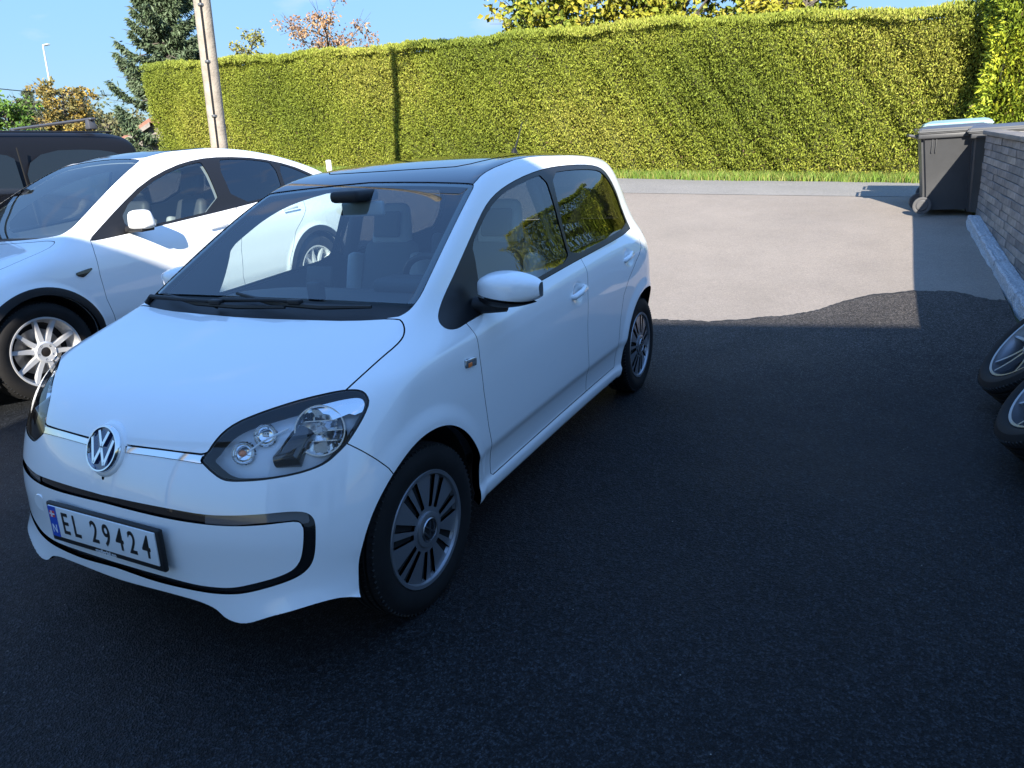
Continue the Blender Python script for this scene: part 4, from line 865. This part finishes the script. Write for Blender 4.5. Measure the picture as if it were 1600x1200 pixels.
        def dish(c, r, dep, m, nm, ring=True, n=nrm, seg=40):
            b = MB(); q = n.to_track_quat('Z', 'Y').to_matrix().to_4x4(); q.translation = Vector(c); b.M = q
            pr = [(r*math.sin(t), -dep*math.cos(t)) for t in np.linspace(0.02, math.pi/2, 9)]
            b.lathe(pr+([(r*1.02, .004), (r*1.08, .004), (r*1.08, -.02)] if ring else []), seg, 'z'); return fin(b, nm, m, 22)
        dish((.292, .659, .753), .070, .055, M_chrome, 'reflector')
        for zz, w in ((.030, .050), (.0, .062), (-.03, .045)):
            b = MB(); q = nrm.to_track_quat('Z', 'Y').to_matrix().to_4x4(); q.translation = Vector((.278, .650, .746)); b.M = q; b.box((0, zz, -.020), (2*w, .003, .03)); fin(b, 'reflector_facet', M_chrome, None)
        b = MB(); b.tube([(.250, .630, .735), (.295, .660, .757)], [.012, .009], 10); fin(b, 'bulb', mat('bulb_glass', (.5, .52, .55), .1, metal=.6), 60)
        dish((.372, .520, .752), .034, .03, M_chrome, 'position_lamp', ring=False); dish((.420, .470, .708), .034, .03, M_chrome, 'indicator', ring=False)
        b = MB(); b.rbox((.424, .474, .709), (.020, .020, .018), .008); fin(b, 'orange_bulb', mat('amber', (.75, .20, .05), .3), 60)
        b = MB(); b.tube([(.425, .455, .690), (.385, .515, .735), (.330, .575, .765)], .003, 6); fin(b, 'lamp_fin', mat('lamp_fin', (.8, .82, .83), .2))
        b = MB(); b.tube([(.285, .59, .735), (.365, .60, .690), (.385, .56, .680)], [.036, .042, .02], 12); fin(b, 'lamp_shroud', M_blkg, 60)
        gb = P.geo([3], off=-.022, flange=.004, extra_mask=(lambda c: (c[:, 0] < .285) & (c[:, 2] > .800))(S.V[S.T].mean(1)))
        if gb: mobj('lamp_brow', np_mesh('lamp_brow', gb[0]*k, od(gb[1]), gb[2]*k), M_chrome, h)
    # badge on the nose
    nn = Vector((.90, 0, .44)).normalized(); q = nn.to_track_quat('Z', 'Y').to_matrix().to_4x4(); q = Matrix.Translation((.528, 0, .703))@q
    hb = MB(); hb.M = q.copy(); hb.lathe([(.092, -.03), (.088, -.006), (.082, .003), (.076, .006), (0, .004)], 48, 'z'); hb.obj('badge_mount', M_white, car, 50)
    badge('nose_badge', .148, .014, mat('badge_blue', (.01, .02, .07), .15, coat=1), M_chrome, car, Matrix.Translation(nn*.004)@q)
    # number plate
    pl = empty('number_plate', (.613, 0, .445)); pl.parent = car; pl.rotation_euler = (math.pi/2-.06, 0, math.pi/2)
    MB().rbox((0, 0, -.010), (.552, .138, .016), .006).rbox((0, 0, -.028), (.36, .09, .03), .006).obj('plate_frame', M_blk, pl)
    MB().rbox((0, .006, 0), (.520, .108, .005), .002).obj('plate', mat('plate_white', (.72, .73, .72), .35), pl)
    MB().box((-.239, .006, .0030), (.040, .106, .0012)).obj('country_strip', mat('plate_blue', (.01, .07, .42), .4), pl)
    MB().box((-.239, .033, .0040), (.026, .022, .0008)).obj('flag', mat('flag_red', (.62, .05, .06), .4), pl)
    MB().box((-.242, .033, .0046), (.006, .022, .0006)).box((-.239, .033, .0046), (.026, .005, .0006)).obj('flag_cross', mat('flag_white', (.8, .8, .82), .4), pl)
    def letters(s, x, y, size, m, nm, sx=.8, z=.0034, bold=.0):
        o = mobj(nm, text_mesh(s, size, .0004, sx, bold), m, pl); o.location = (x, y, z); return o
    letters('N', -.239, -.020, .042, mat('plate_letter_white', (.82, .83, .84), .4), 'country_letter', z=.0044)
    mk = mat('plate_ink', (.01, .01, .01), .4)
    for t, x in (('E', -.178), ('L', -.122), ('2', -.030), ('9', .030), ('4', .092), ('2', .152), ('4', .215)): letters(t, x, .004, .105, mk, 'plate_character', .72, bold=.0012)
    letters('mollerbil.no', 0, -.0600, .021, MATS['plate_letter_white'], 'frame_lettering', 1.0, z=-.0015)
    MB().lathe([(0, 0), (.030, 0), (.032, -.004)], 32, 'x').obj('tow_cap', M_white, car, 40).location = (.563, -.40, .463)
    # side: mirrors, handles, repeaters, wheel housings
    for i, sg in enumerate((1, -1)):
        mr = empty('mirror', (-.56, .88*sg, 1.0)); mr.parent = car
        def cap(u, v):
            a = u*2*math.pi; t = v
            w = .112*math.sin(math.acos(max(-1, min(1, 1-2*t)))*1.0)**.55 if 0 < t < 1 else 0
            y = -.125+.25*t; hz = (.076-.016*t)*(math.sin(math.pi*min(1, max(0, .06+.90*t)))**.35); hx = .062*(math.sin(math.pi*min(1, max(0, .05+.92*t)))**.5)
            ca, sa = math.cos(a), math.sin(a); pw = .62; ca = math.copysign(abs(ca)**pw, ca); sa = math.copysign(abs(sa)**pw, sa)
            return (hx*ca*(1.25 if ca > 0 else .7)+.01, y*sg, hz*sa*(.94 if sa > 0 else .85)*(1-.10*ca)+.004*t)
        b = MB(); b.grid(cap, 40, 26); me = b.mesh('cap', 60)
        lo = MB()
        bm = bmesh.new(); bm.from_mesh(me); geo = list(bm.verts)+list(bm.edges)+list(bm.faces)
        bmesh.ops.bisect_plane(bm, geom=geo, plane_co=(0, 0, -.026), plane_no=(0, .10*sg, 1), clear_inner=True); bm.to_mesh(me); bm.free(); me.update()
        mobj('mirror_cap', me, M_white, mr).location = (0, .0, .012)
        b = MB(); b.grid(cap, 40, 26); me = b.mesh('foot', 60); bm = bmesh.new(); bm.from_mesh(me); geo = list(bm.verts)+list(bm.edges)+list(bm.faces)
        bmesh.ops.bisect_plane(bm, geom=geo, plane_co=(0, 0, -.027), plane_no=(0, .10*sg, 1), clear_outer=True); bm.to_mesh(me); bm.free(); me.update()
        mobj('mirror_base', me, M_blk, mr).location = (0, 0, .004)
        MB().tube([(.02, -.02*sg, -.048), (.02, -.09*sg, -.052), (.03, -.150*sg, -.048)], [.022, .026, .034], 10).obj('mirror_arm', M_blk, mr, 60)
        MB().rbox((-.040, 0, .006), (.006, .15, .075), .003).obj('mirror_glass', M_chrome, mr)
        for door, hx, hz, yy in ((fdoor[i], -1.40, .830, .793), (rdoor[i], -2.155, .882, .790)):
            b = MB(); b.tube([(hx+.092, (yy-.004)*sg, hz-.010), (hx+.075, (yy+.018)*sg, hz-.008), (hx, (yy+.024)*sg, hz+.002), (hx-.07, (yy+.018)*sg, hz+.011), (hx-.092, (yy-.006)*sg, hz+.014)], [.012, .0145, .0145, .0145, .012], 10)
            b.obj('door_handle', M_white, door, 60)
        b = MB(); b.rbox((-.338, .808*sg, .789), (.078, .014, .034), .014, 4, rotm('Y', -.12)); rp = b.obj('side_repeater', mat('repeater', (.55, .56, .57), .12, metal=.8), car, 60)
        MB().rbox((-.326, .8145*sg, .784), (.026, .004, .016), .006).obj('repeater_bulb', MATS['amber'], rp, 60)
        for xc in (0.0, -2.40):
            b = MB(); b.M = Matrix.Translation((xc, 0, .297))
            b.lathe([(.366, .745*sg), (.372, .50*sg), (.0, .48*sg)], 40, 'y', a0=-.12, a1=math.pi+.12); b.obj('wheel_housing', M_dark, car, 40)
    # wheels
    w0 = blade_wheel(); w0.parent = car
    spots = [(0, .715, 1, -.02), (-2.417, .712, 1, 0), (0, -.715, -1, -.02), (-2.417, -.712, -1, 0)]
    for k, (x, y, sg, st) in enumerate(spots):
        w = w0 if k == 0 else copy_tree(w0, car)
        w.location = (x, y, .2955); w.rotation_euler = (0, .35+1.1*k, (0 if sg > 0 else math.pi)+st)
    # underside, wipers, aerial
    MB().rbox((-1.2, 0, .235), (3.1, 1.1, .10), .03).obj('underbody', M_dark, car)
    for pts, arm in (([(-.205, -.575, 1.024), (-.155, -.33, 1.004), (-.150, -.09, 1.000), (-.160, .14, 1.004)], (-.150, -.62, 1.0)), ([(-.225, -.17, 1.034), (-.180, .06, 1.012), (-.170, .30, 1.008), (-.185, .52, 1.014)], (-.165, -.235, .995))):
        w = empty('wiper', pts[1]); w.parent = car; o = Vector(pts[1])
        MB().tube([Vector(p)-o for p in pts], [.006, .010, .010, .006], 6).obj('wiper_blade', M_seal, w)
        c = (Vector(pts[1])+Vector(pts[2]))/2
        MB().tube([Vector(arm)-o+Vector((0, 0, -.005)), Vector(arm)-o+Vector((-.01, .02, .022)), c-o+Vector((.012, -.12, .018)), c-o+Vector((0, 0, .014))], [.012, .010, .007, .006], 8).obj('wiper_arm', M_blk, w)
        MB().rbox(c-o+Vector((0, 0, .012)), (.028, .06, .020), .006).obj('wiper_clip', M_blk, w)
    an = empty('aerial', (-2.40, 0, 1.470)); an.parent = car
    MB().rbox((0, 0, .022), (.085, .036, .05), .012, 3, taper=(.35, .5)).obj('aerial_foot', M_blk, an, 60); MB().tube([(0, 0, .03), (-.06, 0, .10), (-.135, 0, .20)], [.006, .005, .003], 8).obj('aerial_rod', M_blk, an)
    # cabin
    b = MB()
    def dash(u, v):
        y = -.66+1.32*u; t = v
        x = -.20-.62*t; z = .955-.0*t+(.012 if .1 < t < .8 else 0)-(.10 if t > .93 else 0)-.35*max(0, t-.93)*10*.3-.03*(2*u-1)**4
        return (x, y, z)
    b.grid(dash, 24, 20); b.box((-.72, 0, .83), (.16, 1.30, .17)); b.obj('dashboard', M_trim, car, 50)
    MB().rbox((-.72, .34, .985), (.16, .36, .07), .03).obj('instrument_hood', M_trim, car)
    sw = empty('steering_wheel', (-.92, .34, .93)); sw.parent = car; sw.rotation_euler = (0, math.radians(-62), 0)
    MB().lathe([(.182+.015*math.cos(a), .015*math.sin(a)) for a in np.linspace(0, 2*math.pi, 13)[:-1]], 48, 'z', closed=True).obj('wheel_ring', M_blk, sw, 60)
    MB().rbox((0, 0, -.015), (.15, .17, .05), .02).rbox((0, .11, -.01), (.05, .13, .02), .008).rbox((0, -.11, -.01), (.05, .13, .02), .008).rbox((-.11, 0, -.01), (.13, .05, .02), .008).obj('wheel_hub', M_blk, sw)
    def seat(x, y, rear=False):
        s = empty('seat', (x, y, .30)); s.parent = car
        wd = .50 if not rear else .56; tl = rotm('Y', math.radians(-16))
        subd(MB().rbox((.0, 0, .14), (.50, wd, .16), .05, 3).obj('seat_base', M_seat, s, 60), 1)
        subd(MB().rbox((-.30, 0, .48), (.13, wd*.94, .62), .06, 3, tl, taper=(.8, .74)).obj('seat_back', M_seat, s, 60), 1)
        subd(MB().rbox((-.405, 0, .855), (.095, .27, .24), .05, 3, tl, taper=(.8, .8)).obj('headrest', M_seatl, s, 60), 1)
        MB().rbox((-.352, 0, .862), (.03, .17, .14), .014, 3, tl).obj('headrest_pad', M_seat, s, 60)
        for q in (-1, 1): subd(MB().rbox((-.275, q*wd*.42, .47), (.15, .09, .50), .04, 3, tl).obj('seat_bolster', M_seatl, s, 60), 1)
    seat(-1.12, .34); seat(-1.12, -.34); seat(-1.98, .31, True); seat(-1.98, -.31, True)
    MB().rbox((-1.2, 0, .33), (2.0, 1.36, .05), .01).obj('cabin_floor', M_trim, car)
    mi = empty('rear_view_mirror', (-.86, .0, 1.30)); mi.parent = car
    MB().rbox((0, 0, -.005), (.03, .23, .065), .013).obj('mirror_shell', mat('mirror_grey', (.30, .31, .32), .4), mi); MB().rbox((.05, 0, .055), (.16, .16, .05), .02).obj('sensor_box', M_blk, mi)
    ph = empty('phone_holder', (-.42, .06, .965)); ph.parent = car
    MB().rbox((0, 0, .045), (.05, .06, .08), .01).rbox((-.03, 0, .10), (.012, .13, .08), .005, 2, rotm('Y', -.3)).obj('holder_body', M_blk, ph)
    for s in (-1, 1): MB().rbox((-1.52, .60*s, 1.16), (.09, .05, .42), .02, 3, rotm('X', .36*s)).obj('door_pillar', M_trim, car, 60)
    return car
# ---------------------------------------------------------------- loose alloy wheels leaning by the wall
def alloy_wheel(name, R, W, rr, m, style):
    """split-spoke alloy wheel, axle along +y"""
    root = car_wheel(R, W, rr, m, name); h = W/2
    MB().lathe([(rr-.03, -h*.1), (rr-.045, -h*.2), (0, -h*.25)], 48, 'y').obj('wheel_well', M_dark, root, 40)
    MB().lathe([(.16, -h*.1), (.165, -h*.02), (.06, 0), (0, 0)], 40, 'y').obj('brake_disc', mat('disc_steel', (.35, .34, .33), .35, metal=1), root, 40)
    hub = MB(); hub.lathe([(.075, h*.35), (.078, h*.72), (.066, h*.80), (.036, h*.78), (.034, h*.70), (0, h*.70)], 40, 'y'); hub.obj('hub', m, root, 30)
    n = 5
    for k in range(n):
        a0 = 2*math.pi*k/n+math.pi/2
        for s in (-1, 1):
            b = MB(); pts = []; 
            for t in np.linspace(0, 1, 7):
                r = .05+(rr-.012-.05)*t; off = s*(.016+(.085 if style == 0 else .050)*t**1.2*(rr/.25)*.62); a = a0+off/max(r, .05)
                pts.append((r, a, .042-.016*t if style == 0 else .024-.010*t, h*(.74+.10*t-.05*math.sin(math.pi*t))))
            vs = []; fs = []
            for r, a, wd, y in pts:
                c, q = math.cos(a), math.sin(a); tx, tz = -q, c
                for u, yy in ((-.5, -.028), (-.42, 0), (.42, 0), (.5, -.028)): vs.append((r*c+tx*wd*u, y+yy, r*q+tz*wd*u))
            for i in range(len(pts)-1):
                for j in range(3): fs.append((i*4+j, i*4+j+1, i*4+j+5, i*4+j+4))
            b.add(vs, fs); b.obj('spoke', m, root, 30)
        a = a0+math.pi/n; b = MB(); b.M = Matrix.Translation((.056*math.cos(a), h*.72, .056*math.sin(a))); b.lathe([(.011, -.01), (.011, .008), (.006, .010), (0, .004)], 12, 'y'); b.obj('wheel_nut', mat('nut_steel', (.3, .3, .31), .35, metal=1), root)
    MB().lathe([(.033, h*.70), (.033, h*.745), (.030, h*.755), (0, h*.755)], 32, 'y').obj('centre_cap', mat('cap_black', (.02, .016, .014), .3), root, 30)
    return root
M_alloyd = mat('alloy_grey', (.28, .29, .31), .32, metal=.85)
lw = alloy_wheel('loose_wheel', .335, .235, .243, M_alloyd, 1)
tag(lw, 'loose grey alloy wheel with tyre leaning by the fence, farther from the house', 'wheel', 'loose wheels by the fence')
lw2 = copy_tree(lw); lw2['label'] = 'loose grey alloy wheel with tyre leaning by the fence, nearer the house'
def lean(o, x, y, tilt, yaw, spin):
    """stands on the tread edge, leaning back by tilt; outer face turned to -y and up"""
    R, h = .335, .1175
    m = Matrix.Rotation(yaw, 4, 'Z')@Matrix.Rotation(-tilt, 4, 'X')@Matrix.Rotation(math.pi, 4, 'Z')@Matrix.Rotation(spin, 4, 'Y')
    z = R*math.cos(tilt)+h*math.sin(tilt)-.012; o.matrix_world = Matrix.Translation((x, y, z+.006))@m
lean(lw, -2.62, 2.90, math.radians(40), .10, .3); lean(lw2, -1.85, 2.90, math.radians(42), .06, 1.0)
# ---------------------------------------------------------------- white crossover behind: skin (front axle at x=0)
def suv_body():
    plan = table([(1.1, .70), (.7, .87), (.4, .935), (0, .952), (-.5, .945), (-1.5, .94), (-2.4, .95), (-2.9, .955), (-3.4, .92), (-4.0, .80)], .06)
    gplan = table([(.4, .78), (-.2, .86), (-.8, .905), (-1.6, .925), (-2.3, .915), (-3.0, .87), (-3.6, .79), (-4, .7)], .06)
    sec = table([(.1, -.08), (.2, -.03), (.3, -.015), (.38, -.03), (.5, -.008), (.65, 0), (.8, -.004), (.92, -.018), (1.0, -.036), (1.08, -.066), (1.14, -.092), (1.25, -.135), (1.4, -.205), (1.52, -.275), (1.62, -.35), (1.75, -.45)], .012)
    gz = table([(.5, 0), (.92, 0), (1.15, 1), (1.7, 1)], .03)
    prof = table([(1.0, .60), (.82, .72), (.7, .79), (.5, .87), (.2, .955), (-.1, 1.015), (-.32, 1.06), (-.42, 1.10), (-.7, 1.255), (-1.0, 1.42), (-1.25, 1.54), (-1.45, 1.612), (-1.75, 1.660), (-2.1, 1.665), (-2.5, 1.630), (-2.9, 1.555), (-3.2, 1.47), (-3.5, 1.36), (-3.75, 1.22), (-4.0, 1.05)], .04)
    crown = table([(1, .12), (.3, .08), (-.3, .02), (-.7, .01), (-1.3, .03), (-2, .07), (-4, .08)], .1)
    nose = table([(.1, .72), (.25, .80), (.4, .84), (.55, .84), (.68, .80), (.78, .74), (.9, .64)], .02)
    nplan = table([(-.1, 0), (0, 0), (.3, .03), (.6, .12), (.75, .22), (.88, .38), (1.0, .6)], .04)
    nfac = table([(0, 1), (1.5, 1)], .0)
    tail = table([(.1, -3.80), (.4, -3.90), (.7, -3.91), (1.0, -3.86), (1.15, -3.84), (1.3, -3.7)], .02)
    tplan = table([(-.1, 0), (0, 0), (.4, .03), (.7, .12), (.9, .3), (1, .5)], .04)
    under = lambda x, y: .20+0*x
    kside = table([(1, .2), (.3, .2), (-.3, .10), (-.8, .08), (-1.4, .10), (-2, .12), (-4, .16)], .08)
    return Body(plan=plan, gplan=gplan, sec=sec, gz=gz, prof=prof, crown=crown, nose=nose, nplan=nplan, nfac=nfac, tail=tail, tplan=tplan, under=under, kside=kside, kfront=.14, krear=.12, kbot=.03, extra=None)
def build_crossover():
    B = suv_body()
    def extra(x, y, z):
        e = 0*x
        for xc in (0.0, -2.89): e = e+.012*sstep((.50-np.hypot(x-xc, z-.36))/.07)
        return e
    B.extra = extra
    V, T = B.mesh(.1, -3.0, .70, 56, 210, 40, 170)
    n = np.cross(V[T[:, 1]]-V[T[:, 0]], V[T[:, 2]]-V[T[:, 0]])
    if (np.einsum('ij,ij->i', n, B.grad(V[T].mean(1)))).mean() < 0: T = T[:, ::-1]
    S = Skin(V, T); P = Panels(B, S); fd = -EV; sx = (0, 1, 0)
    P.level(np.where(S.V[:, 2] < .40, S.V[:, 2]-B.under(S.V[:, 0], S.V[:, 1]), 1.0), .0035, [0], 98)
    P.poly(ch_top, [(.55, -.3), (.5, .62), (.30, .72), (-.20, .78), (-.36, .775), (-.40, .70), (-.36, .40), (-.33, 0), (-.33, -.3)], 1, [0], (0, 0, 1), lim=.3, gap=.003, rnd=1)
    P.poly(ch_top, [(-.37, -.3), (-.37, 0), (-.40, .40), (-.45, .69), (-.50, .735), (-.60, .740), (-1.0, .655), (-1.36, .555), (-1.42, .50), (-1.46, .2), (-1.47, -.3)], 2, [0], (0, 0, 1), lim=.3, gap=.002, rnd=1)
    P.level(S.V[:, 2].copy(), 1.10, [2], 22)
    P.poly(ch_top, [(-1.45, -.3), (-1.43, .50), (-1.6, .52), (-2.2, .50), (-3.0, .45), (-3.55, .40), (-3.6, -.3)], 13, [0], (0, 0, 1), lim=.3, gap=.002, rnd=1)
    dlo = [(-.56, 1.052), (-.62, 1.045), (-.81, 1.050), (-1.11, 1.066), (-2.03, 1.108), (-2.8, 1.155), (-3.28, 1.21), (-3.36, 1.245), (-3.30, 1.29), (-3.0, 1.42), (-2.6, 1.515), (-2.2, 1.556), (-1.9, 1.556), (-1.6, 1.515), (-1.25, 1.415), (-.93, 1.255), (-.72, 1.135)]
    P.poly(ch_side, dlo, 7, [0], sx, lim=.1, gap=.0015, rnd=1)
    P.poly(ch_side, [(-.90, 1.085), (-.93, 1.22), (-1.27, 1.395), (-1.6, 1.492), (-1.88, 1.53), (-1.93, 1.52), (-1.87, 1.12), (-1.11, 1.085)], 8, [7], sx, lim=.1, rnd=1)
    P.poly(ch_side, [(-2.08, 1.53), (-2.3, 1.53), (-2.6, 1.492), (-2.78, 1.452), (-2.70, 1.165), (-2.03, 1.13)], 9, [7], sx, lim=.1, rnd=1)
    P.poly(ch_side, [(-2.83, 1.44), (-3.0, 1.395), (-3.28, 1.265), (-3.22, 1.22), (-2.76, 1.17)], 91, [7], sx, lim=.1, rnd=1)
    for xc in (0.0, -2.89):
        a = np.linspace(0, 2*math.pi, 72)[:-1]
        for r, nt, fr in ((.452, 12, [0]), (.398, 97, [12])): P.poly(ch_side, np.stack([xc-.02+r*np.cos(a), .36+r*np.sin(a)], 1), nt, fr, sx, lim=-.2, rnd=0)
    mid = [(-2.02, 1.10), (-1.98, .98), (-1.90, .75), (-1.86, .5), (-1.90, .33)]
    P.poly(ch_side, [(-.575, 1.055), (-.545, .96), (-.522, .80), (-.520, .62), (-.55, .48), (-.57, .33)]+mid[::-1]+[(-1.9, 1.3), (-1.0, 1.2)], 10, [0], sx, lim=.05, gap=.002, rnd=0)
    P.poly(ch_side, mid+[(-2.45, .36), (-2.47, .55), (-2.62, .80), (-2.85, .98), (-2.92, 1.08), (-2.90, 1.18), (-2.5, 1.3)], 11, [0], sx, lim=.05, gap=.002, rnd=0)
    P.level(S.V[:, 2].copy(), .335, [0, 10, 11], 12)
    P.poly(ch_side, [(-.335, .852), (-.50, .870), (-.44, .835), (-.395, .812), (-.36, .825)], 40, [0], sx, lim=.3, rnd=0)
    P.poly(ch_front, [(.05, .02), (.14, .10), (.30, .16), (.36, .15), (.30, .07), (.16, .0)], 3, [0], fd, rnd=1)
    car = empty('crossover_car', (-1.09, -4.08, .0), 0, 'large white crossover car with black wheel arches parked beside the hatchback', 'car'); car.rotation_euler = (0, .035, 0)
    P.obj('body_shell', [0], M_white, car, flange=.03); P.obj('hood', [1], M_white, car, flange=.02); P.obj('wheel_arch_trim', [12], M_blk, car, off=.004, flange=.02)
    P.obj('windshield', [2], M_glass, car, off=-.003, flange=0); P.obj('cowl', [22], M_blk, car, off=-.01, flange=0); P.obj('roof_glass', [13], M_blkg, car, flange=.01)
    P.obj('window_trim', [7], M_satin, car, mode='pair', flange=.008); P.obj('front_door', [10], M_white, car, mode='pair', flange=.014); P.obj('rear_door', [11], M_white, car, mode='pair', flange=.014)
    P.obj('front_window', [8], M_glass, car, mode='pair', off=-.005, flange=0); P.obj('rear_side_window', [9, 91], M_tint, car, mode='pair', off=-.004, flange=0)
    P.obj('headlight', [3], mat('lamp_smoke', (.25, .26, .28), .1, coat=1), car, mode='pair', flange=.01); P.obj('side_camera', [40], M_blkg, car, mode='pair', off=.008, flange=.01)
    P.obj('joint_seal', [99], M_dark, car, off=-.010, flange=0)
    g = P.geo([0, 1, 3, 7, 10, 11, 12, 13, 22, 40, 99], off=-.04, flange=0); f = np.array([1, -1, 1])
    mobj('inner_lining', np_mesh('inner_lining', np.concatenate([g[0], g[0]*f]), np.concatenate([g[1], g[1][:, ::-1]+len(g[0])]), np.concatenate([g[2], g[2]*f])), mat('cabin_light', (.30, .30, .30), .8), car)
    for i, sg in enumerate((1, -1)):
        mr = empty('mirror', (-.93, 1.0*sg, 1.135)); mr.parent = car
        subd(MB().rbox((0, 0, .02), (.15, .22, .15), .045, 3, taper=(.8, .82)).obj('mirror_cap', M_white, mr, 60), 1); MB().rbox((.0, -.03*sg, -.058), (.12, .18, .025), .01).obj('mirror_base', M_blk, mr)
        MB().tube([(.0, -.06*sg, -.05), (.03, -.15*sg, -.055)], [.025, .03], 8).obj('mirror_arm', M_blk, mr)
        for hx, hz, hy in ((-1.72, .985, .934), (-2.62, 1.02, .935)): MB().rbox((hx, (hy-.004)*sg, hz), (.21, .012, .022), .006, 2, rotm('Y', .04)).obj('door_handle', M_white, car)
        for xc in (0, -2.89):
            b = MB(); b.M = Matrix.Translation((xc-.02, 0, .36)); b.lathe([(.405, .93*sg), (.41, .60*sg), (0, .58*sg)], 40, 'y', a0=-.25, a1=math.pi+.25); b.obj('wheel_housing', M_dark, car, 40)
    w0 = alloy_wheel('wheel', .357, .245, .247, mat('alloy_silver', (.72, .72, .72), .3, metal=.5), 0); w0.parent = car
    for k, (x, y, rz) in enumerate(((0, .81, 0), (-2.89, .81, 0), (0, -.81, math.pi), (-2.89, -.81, math.pi))):
        w = w0 if k == 0 else copy_tree(w0, car); w.location = (x, y, .355); w.rotation_euler = (0, -.22+.7*k, rz)
    MB().rbox((-1.45, 0, .27), (4.3, 1.3, .12), .03).obj('underbody', M_dark, car)
    M_sb = mat('seat_black', (.03, .03, .032), .6); M_sw = mat('seat_grey', (.32, .31, .30), .6)
    for x, y in ((-1.55, .40), (-1.55, -.40), (-2.55, .42), (-2.55, -.42)):
        s = empty('seat', (x, y, .40)); s.parent = car; tl = rotm('Y', math.radians(-18))
        subd(MB().rbox((0, 0, .20), (.52, .52, .18), .05).obj('seat_base', M_sb, s, 60), 1); subd(MB().rbox((-.30, 0, .52), (.15, .50, .62), .06, 3, tl, taper=(.8, .7)).obj('seat_back', M_sb, s, 60), 1)
        subd(MB().rbox((-.42, 0, .94), (.11, .26, .20), .05, 3, tl).obj('headrest', M_sb, s, 60), 1)
        for q in (-1, 1): subd(MB().rbox((-.26, q*.22, .46), (.16, .09, .42), .04, 3, tl).obj('seat_bolster', M_sw, s, 60), 1)
    MB().rbox((-.78, 0, .98), (.55, 1.5, .10), .04).rbox((-.62, 0, .84), (.3, 1.5, .25), .04).obj('dashboard', M_sb, car)
    sw = empty('steering_wheel', (-1.12, .40, 1.02)); sw.parent = car; sw.rotation_euler = (0, math.radians(-65), 0)
    MB().lathe([(.178+.015*math.cos(a), .015*math.sin(a)) for a in np.linspace(0, 2*math.pi, 11)[:-1]], 40, 'z', closed=True).obj('wheel_ring', M_sb, sw, 60); MB().rbox((0, 0, -.01), (.12, .30, .04), .015).obj('wheel_hub', M_sb, sw)
    return car

def build_van():
    """black panel van with roof bars; front towards +x, origin at the rear ground line"""
    van = empty('panel_van', (-4.35, -6.85, .10), 0, 'black panel van with roof bars parked beyond the white crossover', 'van')
    M_van = mat('van_black', (.008, .009, .013), .5, spec=.25)
    xs = [(0, .60, 1.60), (.03, .86, 1.80), (.12, .93, 1.90), (.35, .95, 1.955), (1.2, .955, 1.975), (2.4, .955, 1.975), (3.1, .95, 1.95), (3.5, .94, 1.80), (3.9, .92, 1.45), (4.3, .90, 1.12), (4.75, .84, .98), (4.90, .7, .75)]
    def sec(i, t):
        x, hw, top = xs[i]; lo = .28; r = .16; pts = []
        prof = [(0, lo), (hw*.9, lo), (hw, lo+.1), (hw, .75), (hw*.995, 1.05), (hw*.955, min(1.35, top-.2)), (hw*.90, top-.17), (hw*.86, top-.07), (hw*.75, top-.015), (hw*.4, top+.008), (0, top+.012)]
        prof = [(a, min(b, top+.012)) for a, b in prof]; full = prof+[(-a, b) for a, b in prof[-2:0:-1]]
        return [(x, a, b) for a, b in full]
    b = MB(); vs = []; m = None
    for i in range(len(xs)): q = sec(i, 0); m = len(q); vs += q
    fs = [(i*m+j, i*m+(j+1) % m, (i+1)*m+(j+1) % m, (i+1)*m+j) for i in range(len(xs)-1) for j in range(m)]+[tuple(range(m))[::-1], tuple(range((len(xs)-1)*m, len(xs)*m))]
    b.add(vs, fs); subd(b.obj('body', M_van, van, 70), 2)
    for sg in (1, -1):
        for x0, x1 in ((.28, 1.50), (1.58, 2.62)):
            p = MB(); p.prism(smooth_poly([(x0, 1.12), (x1, 1.12), (x1, 1.74), (x0+(.16 if x0 < 1 else 0), 1.74), (x0, 1.55)], 2).tolist(), 0, .006, 'z'); o = p.obj('side_window', M_tint if False else M_blkg, van, None)
            o.matrix_local = Matrix(((1, 0, 0, 0), (0, -.165*sg*1.0, sg, .955*sg+.185*sg), (0, 1, .165, 0), (0, 0, 0, 1))) if False else Matrix.Translation((0, (.962)*sg, 0))@Matrix.Rotation(math.pi/2, 4, 'X')
            o.matrix_local = Matrix.Translation((0, .958*sg, 1.12))@Matrix.Rotation(.085*sg, 4, 'X')@Matrix.Translation((0, 0, -1.12))@Matrix.Rotation(math.pi/2, 4, 'X')
        MB().box((1.54, .957*sg, 1.05), (.008, .012, 1.45), rotm('X', .04*sg)).obj('door_seam', M_dark, van, None)
        MB().tube([(.4, .845*sg, 1.925), (2.6, .85*sg, 1.945)], .010, 6).obj('roof_gutter', M_blk, van)
        for x in (.85, 4.0):
            b = MB(); b.M = Matrix.Translation((x, .82*sg, .33)); b.lathe([(0, .1*sg), (.20, .11*sg), (.21, .10*sg), (.32, .11*sg), (.335, .08*sg), (.335, -.08*sg), (0, -.1*sg)], 40, 'y'); b.obj('wheel', M_tyre, van, 30)
    M_bar = mat('bar_grey', (.10, .10, .11), .4, metal=.5)
    for x in (.55, 1.85):
        rb = empty('roof_bar', (x, 0, 1.985)); rb.parent = van
        MB().rbox((0, 0, .085), (.075, 1.62, .028), .012).obj('bar', M_bar, rb)
        for s in (-1, 1): MB().rbox((0, s*.74, .035), (.11, .10, .12), .02, 2, taper=(.7, .6)).obj('bar_foot', M_bar, rb)
    return van
build_hatchback()
build_crossover()
build_van()
